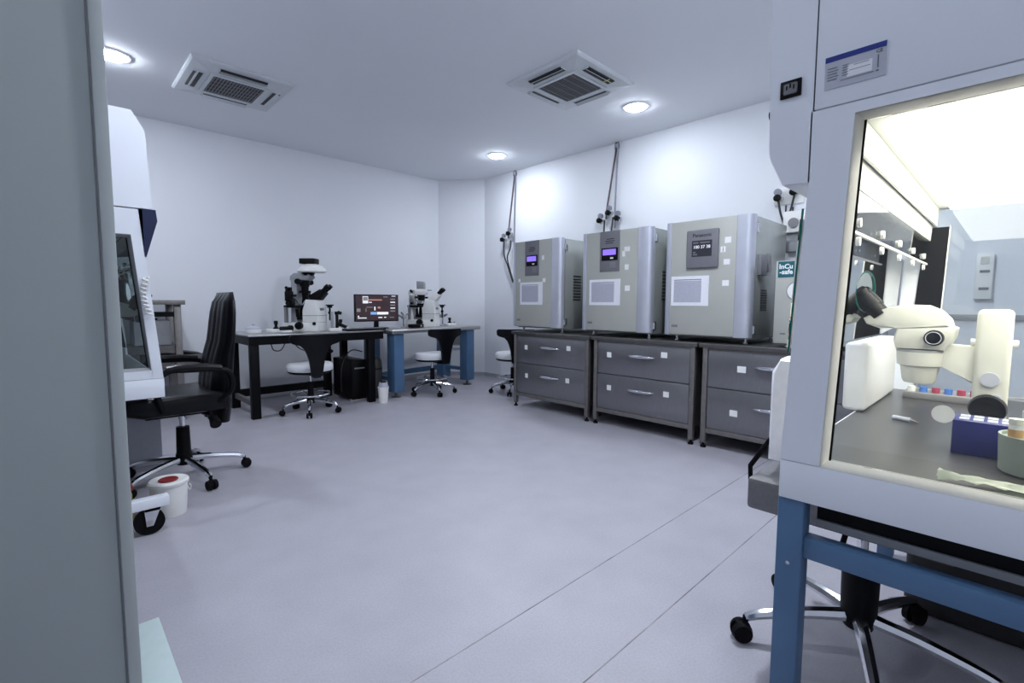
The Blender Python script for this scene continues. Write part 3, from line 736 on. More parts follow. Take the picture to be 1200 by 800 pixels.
# ------------------------------------------------------------------ stereo microscopes in the workstations
def stereo_scope(label, loc, rz):
    """local frame: +y towards the user, z from the work surface"""
    t = thing('stereo_microscope', label, 'microscope', loc, rz)
    c = M['cream_plastic']
    MB().box(-.055, .055, -.05, .05, 0, .018, bev=.005).done('base_plate', M['mid_grey'], t)
    col = MB().box(-.036, .036, -.035, .032, .018, .312, bev=.012, seg=3).done('column', c, t)
    MB().cyl((-.036, 0, .135), (-.043, 0, .135), .018, n=24).done('cover_disc', M['plate_silver'], col)
    MB().cyl((-.036, -.012, .085), (-.041, -.012, .085), .013, n=20).done('cover_disc', M['plate_silver'], col)
    for s in (-1, 1): MB().cyl((s*.036, .01, .225), (s*.052, .01, .225), .011, n=16).done('clamp_screw', M['white_plastic'], col) if s > 0 else None
    MB().cyl((0, .032, .225), (0, .042, .225), .010, n=16).cyl((0, -.035, .225), (0, -.046, .225), .010, n=16).done('clamp_screw', M['white_plastic'], col)
    k = MB().cyl((-.036, .0, .06), (-.062, .0, .06), .037, .034, n=28).done('focus_knob', M['black_plastic'], col)
    MB().cyl((-.062, 0, .06), (-.064, 0, .06), .022, n=24).done('knob_face', M['black_rubber'], k)
    # arm, deep at the column and slim at the head
    MB().prism([(.02, .11), (.02, .215), (.10, .22), (.15, .205), (.15, .185), (.10, .165)], -.018, .018, 'x', bev=.004).done('arm', c, t)
    # zoom body
    yc = .142
    MB().lathe([(.034, 0), (.038, .010), (.043, .045), (.050, .049), (.053, .075), (.053, .088)], (0, yc, .108), n=28, sx=1.0).done('objective', c, t)
    MB().lathe([(.0535, 0), (.0535, .006)], (0, yc, .194), n=28).done('shadow_ring', M['grey_plastic'], t)
    b = MB().prism([(yc-.052, .20), (yc+.050, .20), (yc+.058, .225), (yc+.05, .26), (yc-.06, .268), (yc-.075, .262), (yc-.072, .235)], -.044, .044, 'x', bev=.012).done('zoom_body', c, t)
    for s in (-1, 1):
        kn = MB().cyl((s*.042, yc-.03, .235), (s*.058, yc-.03, .235), .0215, .020, n=24).done('zoom_knob', M['black_plastic'], b)
        MB().tube([(s*.0585, yc-.03+.016*math.cos(2*PI*i/20), .235+.016*math.sin(2*PI*i/20)) for i in range(20)], .0012, n=5, closed=True).done('knob_ring', M['plate_silver'], b)
    # curved binocular housing
    prof = []
    for i in range(11):
        a = PI*i/10
        prof.append((yc+.010-.080*math.cos(PI-a)*1.0, .262+.058*math.sin(a)**.8))
    prof = [(yc-.068, .258), (yc-.060, .285), (yc-.040, .308), (yc-.012, .322), (yc+.04, .324), (yc+.075, .314), (yc+.105, .300), (yc+.130, .284), (yc+.122, .268), (yc+.09, .256), (yc+.05, .258)]
    MB().prism(prof, -.042, .042, 'x', bev=.011).done('binocular_head', c, t)
    for s in (-1, 1):
        p0 = Vector((s*.028, yc+.092, .292)); p1 = Vector((s*.031, yc+.146, .356)); d = (p1-p0).normalized()
        e = MB().cyl(p0, p0+d*.030, .020, .021).cyl(p0+d*.030, p0+d*.066, .024, .024).cyl(p0+d*.066, p1, .021, .025).done('eyepiece', M['black_plastic'], t)
        MB().cyl(p1, p1+d*.010, .025, .022).done('eyecup', M['black_rubber'], e)
    return t
stereo_scope('cream stereo microscope with black eyepieces inside the lit workstation', (1.75, .038, .6765), 0)
stereo_scope('cream stereo microscope behind the glass of the unlit left workstation', (.03, 2.68, .6765), -PI/2)

# things in the lit workstation
t = thing('tube_rack', 'dark blue tube rack in front of the microscope in the lit workstation', 'rack', (1.47, .03, .6765), 0.0); o = t.location.copy()
r = MB().box(1.415, 1.50, -.062, .084, .6765, .752, bev=.003).done('rack_block', M['blue_rack'], t, o)
for i in range(4):
    for j in range(2):
        MB().box(1.424+.036*j, 1.452+.036*j, .058-.022*i, .074-.022*i, .7515, .7535).done('well', M['silver_bar'], r, o, smooth=False)
t = thing('vial_holder', 'round olive-grey holder full of small vials at the right edge', 'holder', (1.345, -.045, .6765)); o = t.location.copy()
MB().lathe([(.050, 0), (.054, .004), (.057, .07), (.057, .074), (.053, .074), (.050, .06), (.0, .06)], (1.345, -.045, .6765), n=36).done('cup', M['olive_holder'], t, o)
MB().lathe([(.0, .0), (.0525, .0), (.0525, .006), (.0, .006)], (1.345, -.045, .7385), n=32).done('cup_top', M['olive_holder'], t, o)
for i, (x, y, h, lab) in enumerate(((1.318, -.012, .04, 'white vial with a tan label standing in the holder, nearest the microscope'), (1.318, -.047, .034, 'tan labelled vial in the olive holder, beside the frame edge'), (1.362, -.030, .05, 'white vial with a black mark in the olive holder, rear one'))):
    v = thing('vial', lab, 'vial', (x, y, .7448), 0, 'vials in the olive holder'); ov = v.location.copy()
    MB().lathe([(.0, 0), (.0105, 0), (.0105, h*.72), (.009, h*.76)], (x, y, .7448), n=16).done('bottle', M['tan_label'] if i == 1 else M['white_plastic'], v, ov)
    MB().lathe([(.0, h*.75), (.0112, h*.75), (.0112, h), (.0, h)], (x, y, .7448), n=16).done('cap', M['cream_plastic'], v, ov)
    MB().lathe([(.0108, h*.12), (.0108, h*.5)], (x, y, .7448), n=16).done('vial_label', [M['tan_label'], M['sticker'], M['ink']][i], v, ov)
t = thing('white_jar', 'white round jar with a lid behind the olive holder', 'jar', (1.50, -.083, .6765)); o = t.location.copy()
MB().lathe([(.0, 0), (.028, 0), (.030, .01), (.030, .085), (.026, .095)], (1.55, -.090, .6765), n=28).done('jar_body', M['white_plastic'], t, o)
MB().lathe([(.0, .093), (.031, .093), (.031, .115), (.0, .117)], (1.55, -.090, .6765), n=28).done('lid', M['white_plastic'], t, o)
t = thing('heating_block', 'white square control box behind the microscope column', 'control box', (2.05, -.11, .6765)); o = t.location.copy()
MB().box(1.98, 2.12, -.19, -.035, .80, .905, bev=.008).done('housing', M['white_plastic'], t, o)
MB().box(2.03, 2.07, -.13, -.09, .6765, .80, bev=.003).done('stem', M['plate_silver'], t, o)
MB().box(1.9785, 1.981, -.15, -.08, .85, .885).done('screen', M['grey_plastic'], t, o, smooth=False)
t = thing('pipette', 'small clear pipette with a dark tip lying on the steel work surface', 'pipette', (1.70, .20, .6765)); o = t.location.copy()
MB().cyl((1.715, .226, .683), (1.700, .186, .683), .0062, n=12).done('barrel', M['plate_silver'], t, o)
MB().cyl((1.700, .186, .683), (1.692, .166, .680), .004, .001, n=10).done('tip', M['mid_grey'], t, o)
t = thing('tissue_wipe', 'crumpled pale tissue on the sill of the lit workstation', 'tissue', (1.19, .02, .6765)); o = t.location.copy()
m = MB(); nu, nv = 18, 7; G = []
rnd = random.Random(3)
for i in range(nu):
    row = []
    for j in range(nv):
        a = i/(nu-1); b = j/(nv-1)
        w = .018+.028*a
        row.append(m._v((1.165+.01*a+w*b, .082-.15*a+.004*rnd.random(), .6785+(.010+.012*(1-a))*abs(math.sin(3.2*a+4*b))*(1-abs(2*b-1)*.5)+.003*rnd.random())))
    G.append(row)
for i in range(nu-1):
    for j in range(nv-1): m.face([G[i][j], G[i+1][j], G[i+1][j+1], G[i][j+1]])
bmesh.ops.solidify(m.bm, geom=m.bm.faces[:], thickness=.0012)
m.done('sheet', M['tissue'], t, o)
t = thing('capped_tube_tray', 'small tray of red and blue capped tubes at the back of the lit workstation', 'tray', (2.2, .17, .6765)); o = t.location.copy()
MB().box(2.14, 2.24, .06, .26, .6765, .700, bev=.003).done('tray', M['mid_grey'], t, o)
for i in range(6):
    y = .24-.032*i
    c = [M['white_plastic'], M['blue_cap'], M['red_cap'], M['blue_cap'], M['red_cap'], M['red_cap']][i]
    MB().lathe([(.0, 0), (.011, 0), (.011, .018), (.0, .019)], (2.17, y, .700), n=14).done('cap', c, t, o)
t = MB().box(1.76, 2.26, .300, .360, .6768, .885, bev=.013, seg=4).done('white_pad', M['white_vinyl']); tag(t, 'white rounded upright pad inside the front opening of the lit workstation', 'pad')

# things in the left workstation
t = thing('reagent_bottle', 'dark bottle with a yellow-green cap behind the left workstation glass', 'bottle', (.228, 2.95, .6765)); o = t.location.copy()
MB().box(.195, .26, 2.915, 2.985, .6766, .78, bev=.004).done('stand_foot', M['mid_grey'], t, o)
MB().lathe([(.0, .1036), (.024, .1036), (.024, .32), (.014, .345), (.014, .36)], o, n=20).done('bottle_body', M['black_plastic'], t, o)
MB().lathe([(.0, .352), (.020, .352), (.020, .395), (.0, .397)], o, n=20).done('cap', M['yellow_tag'], t, o)
t = thing('coiled_cable', 'white coiled cable hanging on the post of the left workstation', 'cable', (.30, 2.49, 1.02)); o = t.location.copy()
pts = []
for i in range(160):
    s = i/159; a = s*2*PI*9
    cx = .302+.010*s*s-.004*s+.012*math.sin(PI*s)*-1; cz = 1.10-.155*s
    pts.append((cx+.009*math.cos(a), 2.4855+.009*math.sin(a), cz))
MB().tube(pts, .0042, n=6).done('coil', M['white_plastic'], t, o)

# ------------------------------------------------------------------ seating
def star_base(t, r, legs, mat_leg, a0, rc=.026, zhub=.115, hub=M['black_plastic']):
    MB().lathe([(.0, zhub-.03), (.036, zhub-.03), (.044, zhub), (.038, zhub+.035), (.0, zhub+.035)]).done('hub', hub, t)
    for k in range(legs):
        a = a0+2*PI*k/legs; R = Matrix.Rotation(a, 3, 'Z'); f = lambda x, y, z, R=R: tuple(R @ Vector((x, y, z)))
        m = MB(f)
        P = smoothpath([(.03, 0, zhub), (r*.45, 0, zhub-.008), (r*.85, 0, zhub-.028), (r, 0, 2*rc+.012)], 4)
        n = len(P); m.tube(P, .013, n=8, rs=[.020-.008*i/(n-1) for i in range(n)])
        l = m.done('base_leg', mat_leg, t)
        w = MB(f)
        for s in (-1, 1): w.cyl((r+.010, s*.007, rc), (r+.010, s*.024, rc), rc, rc*.86, n=16)
        w.lathe([(.008, 0), (.008, .02)], (r, 0, 2*rc-.004), n=10)
        w.box(r-.006, r+.026, -.008, .008, rc, rc*1.9)
        w.done('castor', M['black_rubber'], l)
# --- black leather office chair at the left workstation; local frame: facing +x
t = thing('office_chair', 'black leather high-back office chair at the left workstation', 'chair', (.52, 3.22, 0), PI)
star_base(t, .30, 5, M['chrome'], PI*.17, rc=.028)
MB().cyl((0, 0, .13), (0, 0, .30), .036, .032).done('column_shroud', M['black_plastic'], t)
MB().cyl((0, 0, .29), (0, 0, .40), .015).done('gas_column', M['chrome'], t)
MB().box(-.16, .18, -.10, .10, .375, .415, bev=.01).done('tilt_mechanism', M['black_plastic'], t)
MB().tube([(-.05, .05, .39), (-.10, .22, .385), (-.10, .28, .38)], .006, n=8).cyl((-.10, .25, .375), (-.10, .30, .35), .022, .028, n=12).done('tilt_lever', M['black_plastic'], t)
st = MB()
prof = [(-.17, .41), (.20, .41), (.265, .43), (.285, .465), (.265, .50), (.18, .515), (-.05, .505), (-.17, .515)]
st.prism(prof, -.25, .25, 'y', bev=.025); st.done('seat', M['black_leather'], t)
# backrest: rounded tall slab with vertical channels
m = MB(); nz, ny = 14, 25; G = []
def back_pt(i, j, face):
    v = i/(nz-1); z = .33+.725*v
    half = .235*(1-.28*max(0, (v-.72)/.28)**2.2)*(1-.14*max(0, (.25-v)/.25)**2)
    q = -1+2*j/(ny-1); y = half*q
    front = -.125-.085*v**1.1+.025*math.sin(PI*min(1, v*1.6))*(v < .625)
    rib = .014*abs(math.sin(PI*2.5*q))**.7
    edge = max(0, 1-abs(q)**8)
    topr = math.sqrt(max(0, 1-max(0, (v-.86)/.14)**2))
    bk = -.205-.055*v; mid = (front+bk)/2; k = .22+.78*edge*topr
    if face == 0: return (mid+(front-mid)*k+rib*edge*topr-.004, y, z)
    return (mid+(bk-mid)*k, y, z)
F = [[m._v(back_pt(i, j, 0)) for j in range(ny)] for i in range(nz)]
Bk = [[m._v(back_pt(i, j, 1)) for j in range(ny)] for i in range(nz)]
for i in range(nz-1):
    for j in range(ny-1):
        m.face([F[i][j], F[i][j+1], F[i+1][j+1], F[i+1][j]]); m.face([Bk[i][j], Bk[i+1][j], Bk[i+1][j+1], Bk[i][j+1]])
    m.face([F[i][0], F[i+1][0], Bk[i+1][0], Bk[i][0]]); m.face([F[i][-1], Bk[i][-1], Bk[i+1][-1], F[i+1][-1]])
for j in range(ny-1):
    m.face([F[0][j], Bk[0][j], Bk[0][j+1], F[0][j+1]]); m.face([F[-1][j], F[-1][j+1], Bk[-1][j+1], Bk[-1][j]])
m.done('backrest', M['black_leather'], t, sharp=60)
for s in (-1, 1):
    P = smoothpath([(-.13, s*.24, .46), (-.185, s*.27, .52), (-.185, s*.28, .60), (-.14, s*.285, .64), (.02, s*.285, .650), (.09, s*.285, .650), (.14, s*.285, .61), (.145, s*.28, .53), (.12, s*.25, .44)], 5)
    a = MB().tube(P, .015, n=10).done('armrest', M['black_plastic'], t)
    MB().tube([(-.14, s*.285, .650), (-.05, s*.285, .662), (.06, s*.285, .663), (.10, s*.285, .655)], .018, n=8).done('arm_pad', M['black_leather'], a)

# --- round white stools with black T-shaped backs; local frame: facing +x
def make_stool(loc, rz, label):
    t = thing('lab_stool', label, 'stool', loc, rz, 'white lab stools with black backs')
    star_base(t, .235, 5, M['chrome'], .35, rc=.026, zhub=.12)
    MB().tube([(.165*math.cos(2*PI*i/36), .165*math.sin(2*PI*i/36), .175) for i in range(36)], .0085, n=8, closed=True).done('foot_ring', M['chrome'], t)
    for k in range(3):
        a = 2*PI*k/3+.2; MB().tube([(.03*math.cos(a), .03*math.sin(a), .15), (.165*math.cos(a), .165*math.sin(a), .175)], .006, n=6).done('ring_spoke', M['chrome'], t)
    MB().cyl((0, 0, .15), (0, 0, .285), .026, .024).done('column_shroud', M['black_plastic'], t)
    MB().cyl((0, 0, .28), (0, 0, .375), .013).done('gas_column', M['chrome'], t)
    MB().lathe([(.0, .365), (.17, .367), (.188, .378), (.190, .392)], n=36).done('seat_pan', M['black_plastic'], t)
    MB().lathe([(.0, .390), (.190, .390), (.197, .405), (.196, .438), (.183, .454), (.15, .459), (.0, .460)], n=36).done('seat', M['white_vinyl'], t)
    # backrest: curved bar on a tapering blade that wraps under the seat
    m = MB(); rows = [(.365, .046), (.42, .052), (.50, .064), (.56, .080), (.60, .098), (.632, .128), (.648, .185), (.664, .204), (.700, .208), (.715, .204), (.724, .192)]
    A = []; Bv = []
    nn = 9
    for z, h in rows:
        ra = []; rb = []
        for j in range(nn):
            q = -1+2*j/(nn-1); y = h*q; x = -.245-.02*(z-.36)/.36+.9*y*y
            ra.append(m._v((x, y, z))); rb.append(m._v((x-.024, y, z)))
        A.append(ra); Bv.append(rb)
    for i in range(len(rows)-1):
        for j in range(nn-1):
            m.face([A[i][j], A[i][j+1], A[i+1][j+1], A[i+1][j]]); m.face([Bv[i][j], Bv[i+1][j], Bv[i+1][j+1], Bv[i][j+1]])
        m.face([A[i][0], A[i+1][0], Bv[i+1][0], Bv[i][0]]); m.face([A[i][-1], Bv[i][-1], Bv[i+1][-1], A[i+1][-1]])
    for j in range(nn-1):
        m.face([A[0][j], Bv[0][j], Bv[0][j+1], A[0][j+1]]); m.face([A[-1][j], A[-1][j+1], Bv[-1][j+1], Bv[-1][j]])
    m.done('backrest', M['black_leather'], t)
    MB().box(-.27, -.06, -.03, .03, .352, .366, bev=.004).done('back_bracket', M['black_plastic'], t)
    MB().tube([(.02, -.03, .36), (.08, -.14, .355), (.10, -.19, .35)], .005, n=6).done('height_lever', M['black_plastic'], t)
    return t
st0 = make_stool((1.69, 4.39, 0), PI*.45, 'white lab stool with black back at the black microscope table')
dup(st0, (3.03, 4.42, .0), PI*.50, 'white lab stool with black back at the blue table').scale = (1, 1, 1)
dup(st0, (3.72, 3.86, 0), PI*.30, 'white lab stool half hidden behind the far end of the drawer benches')

# --- chair at the right workstation; local frame = world
t = thing('task_chair', 'dark grey task chair with white covered back at the lit workstation', 'chair', (1.63, .263, 0)); 
star_base(t, .30, 5, M['chrome'], math.radians(126), rc=.030, zhub=.115)
MB().lathe([(.0, .12), (.044, .12), (.046, .24), (.038, .27), (.034, .285), (.0, .285)]).done('column_shroud', M['black_plastic'], t)
MB().cyl((0, 0, .28), (0, 0, .425), .014).done('gas_column', M['chrome'], t)
MB().box(-.13, .13, -.10, .10, .395, .425, bev=.008).done('tilt_mechanism', M['black_plastic'], t)
MB().tube([(-.05, .0, .41), (-.09, .02, .40), (-.12, .03, .33)], .007, n=8).cyl((-.115, .03, .35), (-.125, .032, .295), .012, .015, n=10).done('height_lever', M['black_plastic'], t)
MB().box(-.23, .23, -.21, .237, .425, .515, bev=.012).done('seat', M['grey_leather'], t)
MB().box(-.10, .10, .20, .24, .40, .425).tube([(-.17, .245, .45), (-.17, .25, .53), (-.16, .20, .62)], .007, n=8).tube([(.17, .245, .45), (.17, .25, .53), (.16, .20, .62)], .010, n=8).done('back_bracket', M['black_plastic'], t)
m = MB(); nz, nx = 8, 15; G0 = []; G1 = []
for i in range(nz):
    v = i/(nz-1); z = .590+.255*v; a = []; b = []
    for j in range(nx):
        q = -1+2*j/(nx-1); zz = z if i else z+.03*math.cos(3*q)*.5+.018*math.sin(9*q)
        rt = math.sqrt(max(0, 1-(max(0, v-.8)/.2)**2)); th = .045*(1-.35*abs(q)**6)*(.45+.55*rt)
        yc = .185-.02*q*q
        a.append(m._v((.19*q, yc-th*.9, zz))); b.append(m._v((.19*q, yc+th*.9, zz)))
    G0.append(a); G1.append(b)
for i in range(nz-1):
    for j in range(nx-1):
        m.face([G0[i][j], G0[i][j+1], G0[i+1][j+1], G0[i+1][j]]); m.face([G1[i][j], G1[i+1][j], G1[i+1][j+1], G1[i][j+1]])
    m.face([G0[i][0], G0[i+1][0], G1[i+1][0], G1[i][0]]); m.face([G0[i][-1], G1[i][-1], G1[i+1][-1], G0[i+1][-1]])
for j in range(nx-1):
    m.face([G0[-1][j], G0[-1][j+1], G1[-1][j+1], G1[-1][j]]); m.face([G0[0][j], G1[0][j], G1[0][j+1], G0[0][j+1]])
m.done('backrest', M['white_cloth'], t, sharp=50)

# ------------------------------------------------------------------ tables at the back
t = thing('black_table', 'black steel table carrying the large microscope', 'table', (1.80, 4.78, 0)); o = t.location.copy()
TZ = .720
MB().box(1.20, 2.45, 4.42, 5.12, TZ-.012, TZ, bev=.002).done('tabletop', M['steel_top'], t, o)
MB().box(1.205, 2.445, 4.425, 5.115, TZ-.085, TZ-.0125).done('apron', M['black_steel'], t, o, smooth=False)
for x in (1.215, 2.285, 2.10):
    for y in (4.435, 5.045):
        if x == 2.10 and y < 4.5: continue
        l = MB().box(x, x+.07, y, y+.06, .0, TZ-.0855, bev=.003).done('leg', M['black_steel'], t, o)
MB().box(1.235, 1.265, 4.495, 5.045, .10, .145).done('side_stretcher', M['bronze_steel'], t, o, smooth=False)
MB().box(1.285, 2.10, 5.06, 5.10, .10, .17).done('back_stretcher', M['black_steel'], t, o, smooth=False)
def hang(P, r=.005): return MB().tube(smoothpath(P), r, n=6)
hang([(1.40, 4.50, .64), (1.42, 4.50, .58), (1.48, 4.50, .575), (1.52, 4.50, .64)]).done('loose_cable', M['hose'], t, o)
hang([(1.62, 4.60, .64), (1.68, 4.60, .57), (1.78, 4.62, .53), (1.86, 4.64, .50)]).done('loose_cable', M['hose'], t, o)
hang([(2.30, 4.60, .50), (2.20, 4.62, .52), (2.14, 4.66, .44), (2.10, 4.66, .30), (2.12, 4.7, .1)], .006).done('loose_cable', M['hose'], t, o)
MB().cyl((1.86, 4.60, .60), (1.99, 4.60, .52), .016, n=10).done('cable_plug', M['black_plastic'], t, o)

t = thing('blue_table', 'steel topped table with thick blue legs in the far corner', 'table', (2.56, 4.42, 0), math.radians(7))
MB().box(-.03, 1.29, -.02, .60, TZ-.045, TZ, bev=.012, seg=3).done('tabletop', M['steel_top'], t)
for x in (.02, 1.09):
    for y in (.02, .44):
        l = MB().box(x, x+.125, y, y+.125, .06, TZ-.0455, bev=.004).done('leg', M['blue_frame'], t)
        MB().lathe([(.0, 0), (.052, 0), (.052, .008), (.014, .018), (.014, .06), (.0, .06)], (x+.062, y+.062, 0)).done('levelling_foot', M['steel_dark'], l)
MB().box(.145, 1.09, .48, .52, .16, .215).done('back_rail', M['blue_frame'], t, smooth=False)
for x in (.06, 1.13): MB().box(x, x+.04, .145, .44, .17, .21).done('side_rail', M['blue_frame'], t, smooth=False)
hang([(-.02, .30, .67), (-.06, .25, .62), (-.14, .25, .56)]).done('loose_cable', M['hose'], t)

# computer
t = thing('monitor', 'black computer monitor with a dark programme window between the two tables', 'monitor', (2.575, 4.80, TZ), math.radians(-6))
MB().box(-.11, .11, -.07, .09, 0.0005, .010, bev=.003).done('stand_base', M['black_plastic'], t)
MB().prism([(-.024, .008), (.024, .008), (.018, .13), (-.018, .13)], .0, .03, 'y').done('stand_neck', M['black_plastic'], t)
scr = MB().box(-.245, .245, -.022, .012, .075, .365, bev=.005).done('screen_bezel', M['black_plastic'], t)
m = MB(); y = -.0225
def q(x0, x1, z0, z1, mi, d=0.0): m.box(x0, x1, y-.0006-d, y+.002, z0, z1, mi=mi)
q(-.235, .235, .088, .355, 0)
d = .0004
q(-.17, .14, .285, .345, 5, d); q(-.17, .14, .12, .225, 5, d)
q(-.160, -.100, .270, .345, 1, 2*d); q(-.155, -.105, .298, .338, 4, 3*d)
q(-.095, .055, .301, .313, 2, 2*d); q(-.093, -.06, .276, .286, 1, 2*d)
q(-.12, -.05, .225, .233, 4, 2*d); q(-.035, -.02, .195, .235, 1, 2*d); q(.005, .035, .215, .235, 2, 2*d)
q(-.075, -.01, .150, .178, 3, 2*d); q(-.005, .125, .150, .178, 1, 2*d); q(-.13, -.12, .18, .215, 4, 2*d)
for i in range(5): q(.150, .205, .315-.032*i-.006, .315-.032*i+.006, 1 if i % 2 else 4, 2*d)
q(-.215, -.12, .110, .120, 1, 2*d); q(-.215, -.20, .125, .14, 1, 2*d); q(.01, .055, .112, .124, 1, 2*d); q(.075, .10, .114, .124, 1, 2*d); q(.14, .19, .114, .122, 4, 2*d)
q(-.225, -.185, .18, .215, 4, 2*d); q(.07, .12, .335, .345, 4, 2*d); q(.165, .21, .345, .352, 1, 2*d)
m.done('screen_image', None, t, smooth=False, mats=[M['screen_dark'], M['screen_white'], M['screen_red'], M['screen_blue'], M['screen_grey'], M['screen_brown']])
t = thing('keyboard', 'black keyboard on the right end of the black table', 'keyboard', (2.30, 4.56, TZ), math.radians(2))
kb = MB().box(-.20, .22, -.065, .065, 0.001, .018, bev=.004).done('keyboard_body', M['black_plastic'], t)
m = MB()
for i in range(14):
    for j in range(4): m.box(-.188+.028*i, -.165+.028*i, -.055+.028*j, -.032+.028*j, .0175, .0225)
k = m.done('keys', M['mid_grey'], kb, smooth=False); k['kind'] = 'stuff'
t = thing('computer_tower', 'black computer tower on the floor under the black table', 'computer', (2.20, 4.80, 0)); o = t.location.copy()
MB().box(2.175, 2.335, 4.58, 5.02, .02, .42, bev=.008).done('case', M['black_plastic'], t, o)
MB().box(2.185, 2.325, 4.574, 4.582, .04, .40, bev=.003).done('front_panel', M['black_steel'], t, o)
MB().box(2.20, 2.31, 4.571, 4.575, .33, .345).done('drive_slot', M['mid_grey'], t, o, smooth=False)
for y in (4.63, 4.97): MB().box(2.18, 2.33, y-.02, y+.02, 0, .021).done('foot', M['white_plastic'], t, o, smooth=False)
t = thing('waste_bin', 'small white waste bin with a bag rim beside the blue table leg', 'bin', (2.39, 4.345, 0)); o = t.location.copy()
MB().lathe([(.0, 0), (.042, 0), (.052, .15), (.055, .152), (.055, .160), (.048, .160), (.040, .02), (.0, .02)], o, n=24).done('bin_body', M['white_plastic'], t, o)
MB().lathe([(.046, .13), (.045, .18), (.040, .205), (.035, .205), (.038, .18), (.040, .13)], o, n=14).done('bag_rim', M['plate_silver'], t, o)
MB().lathe([(.0, .17), (.036, .175), (.024, .215), (.0, .22)], o, n=9).done('crumpled_waste', M['black_plastic'], t, o)
t = thing('grey_bin', 'dark grey bin standing behind the small white waste bin', 'bin', (2.44, 4.72, 0)); o = t.location.copy()
MB().lathe([(.0, 0), (.09, 0), (.105, .30), (.10, .38), (.085, .41), (.0, .41)], (2.46, 4.68, 0), n=24, sx=.85).done('bin_body', M['bin_dark'], t, o)
MB().lathe([(.103, .30), (.107, .305), (.103, .32)], (2.46, 4.68, 0), n=24, sx=.85).done('bin_rim', M['black_plastic'], t, o)

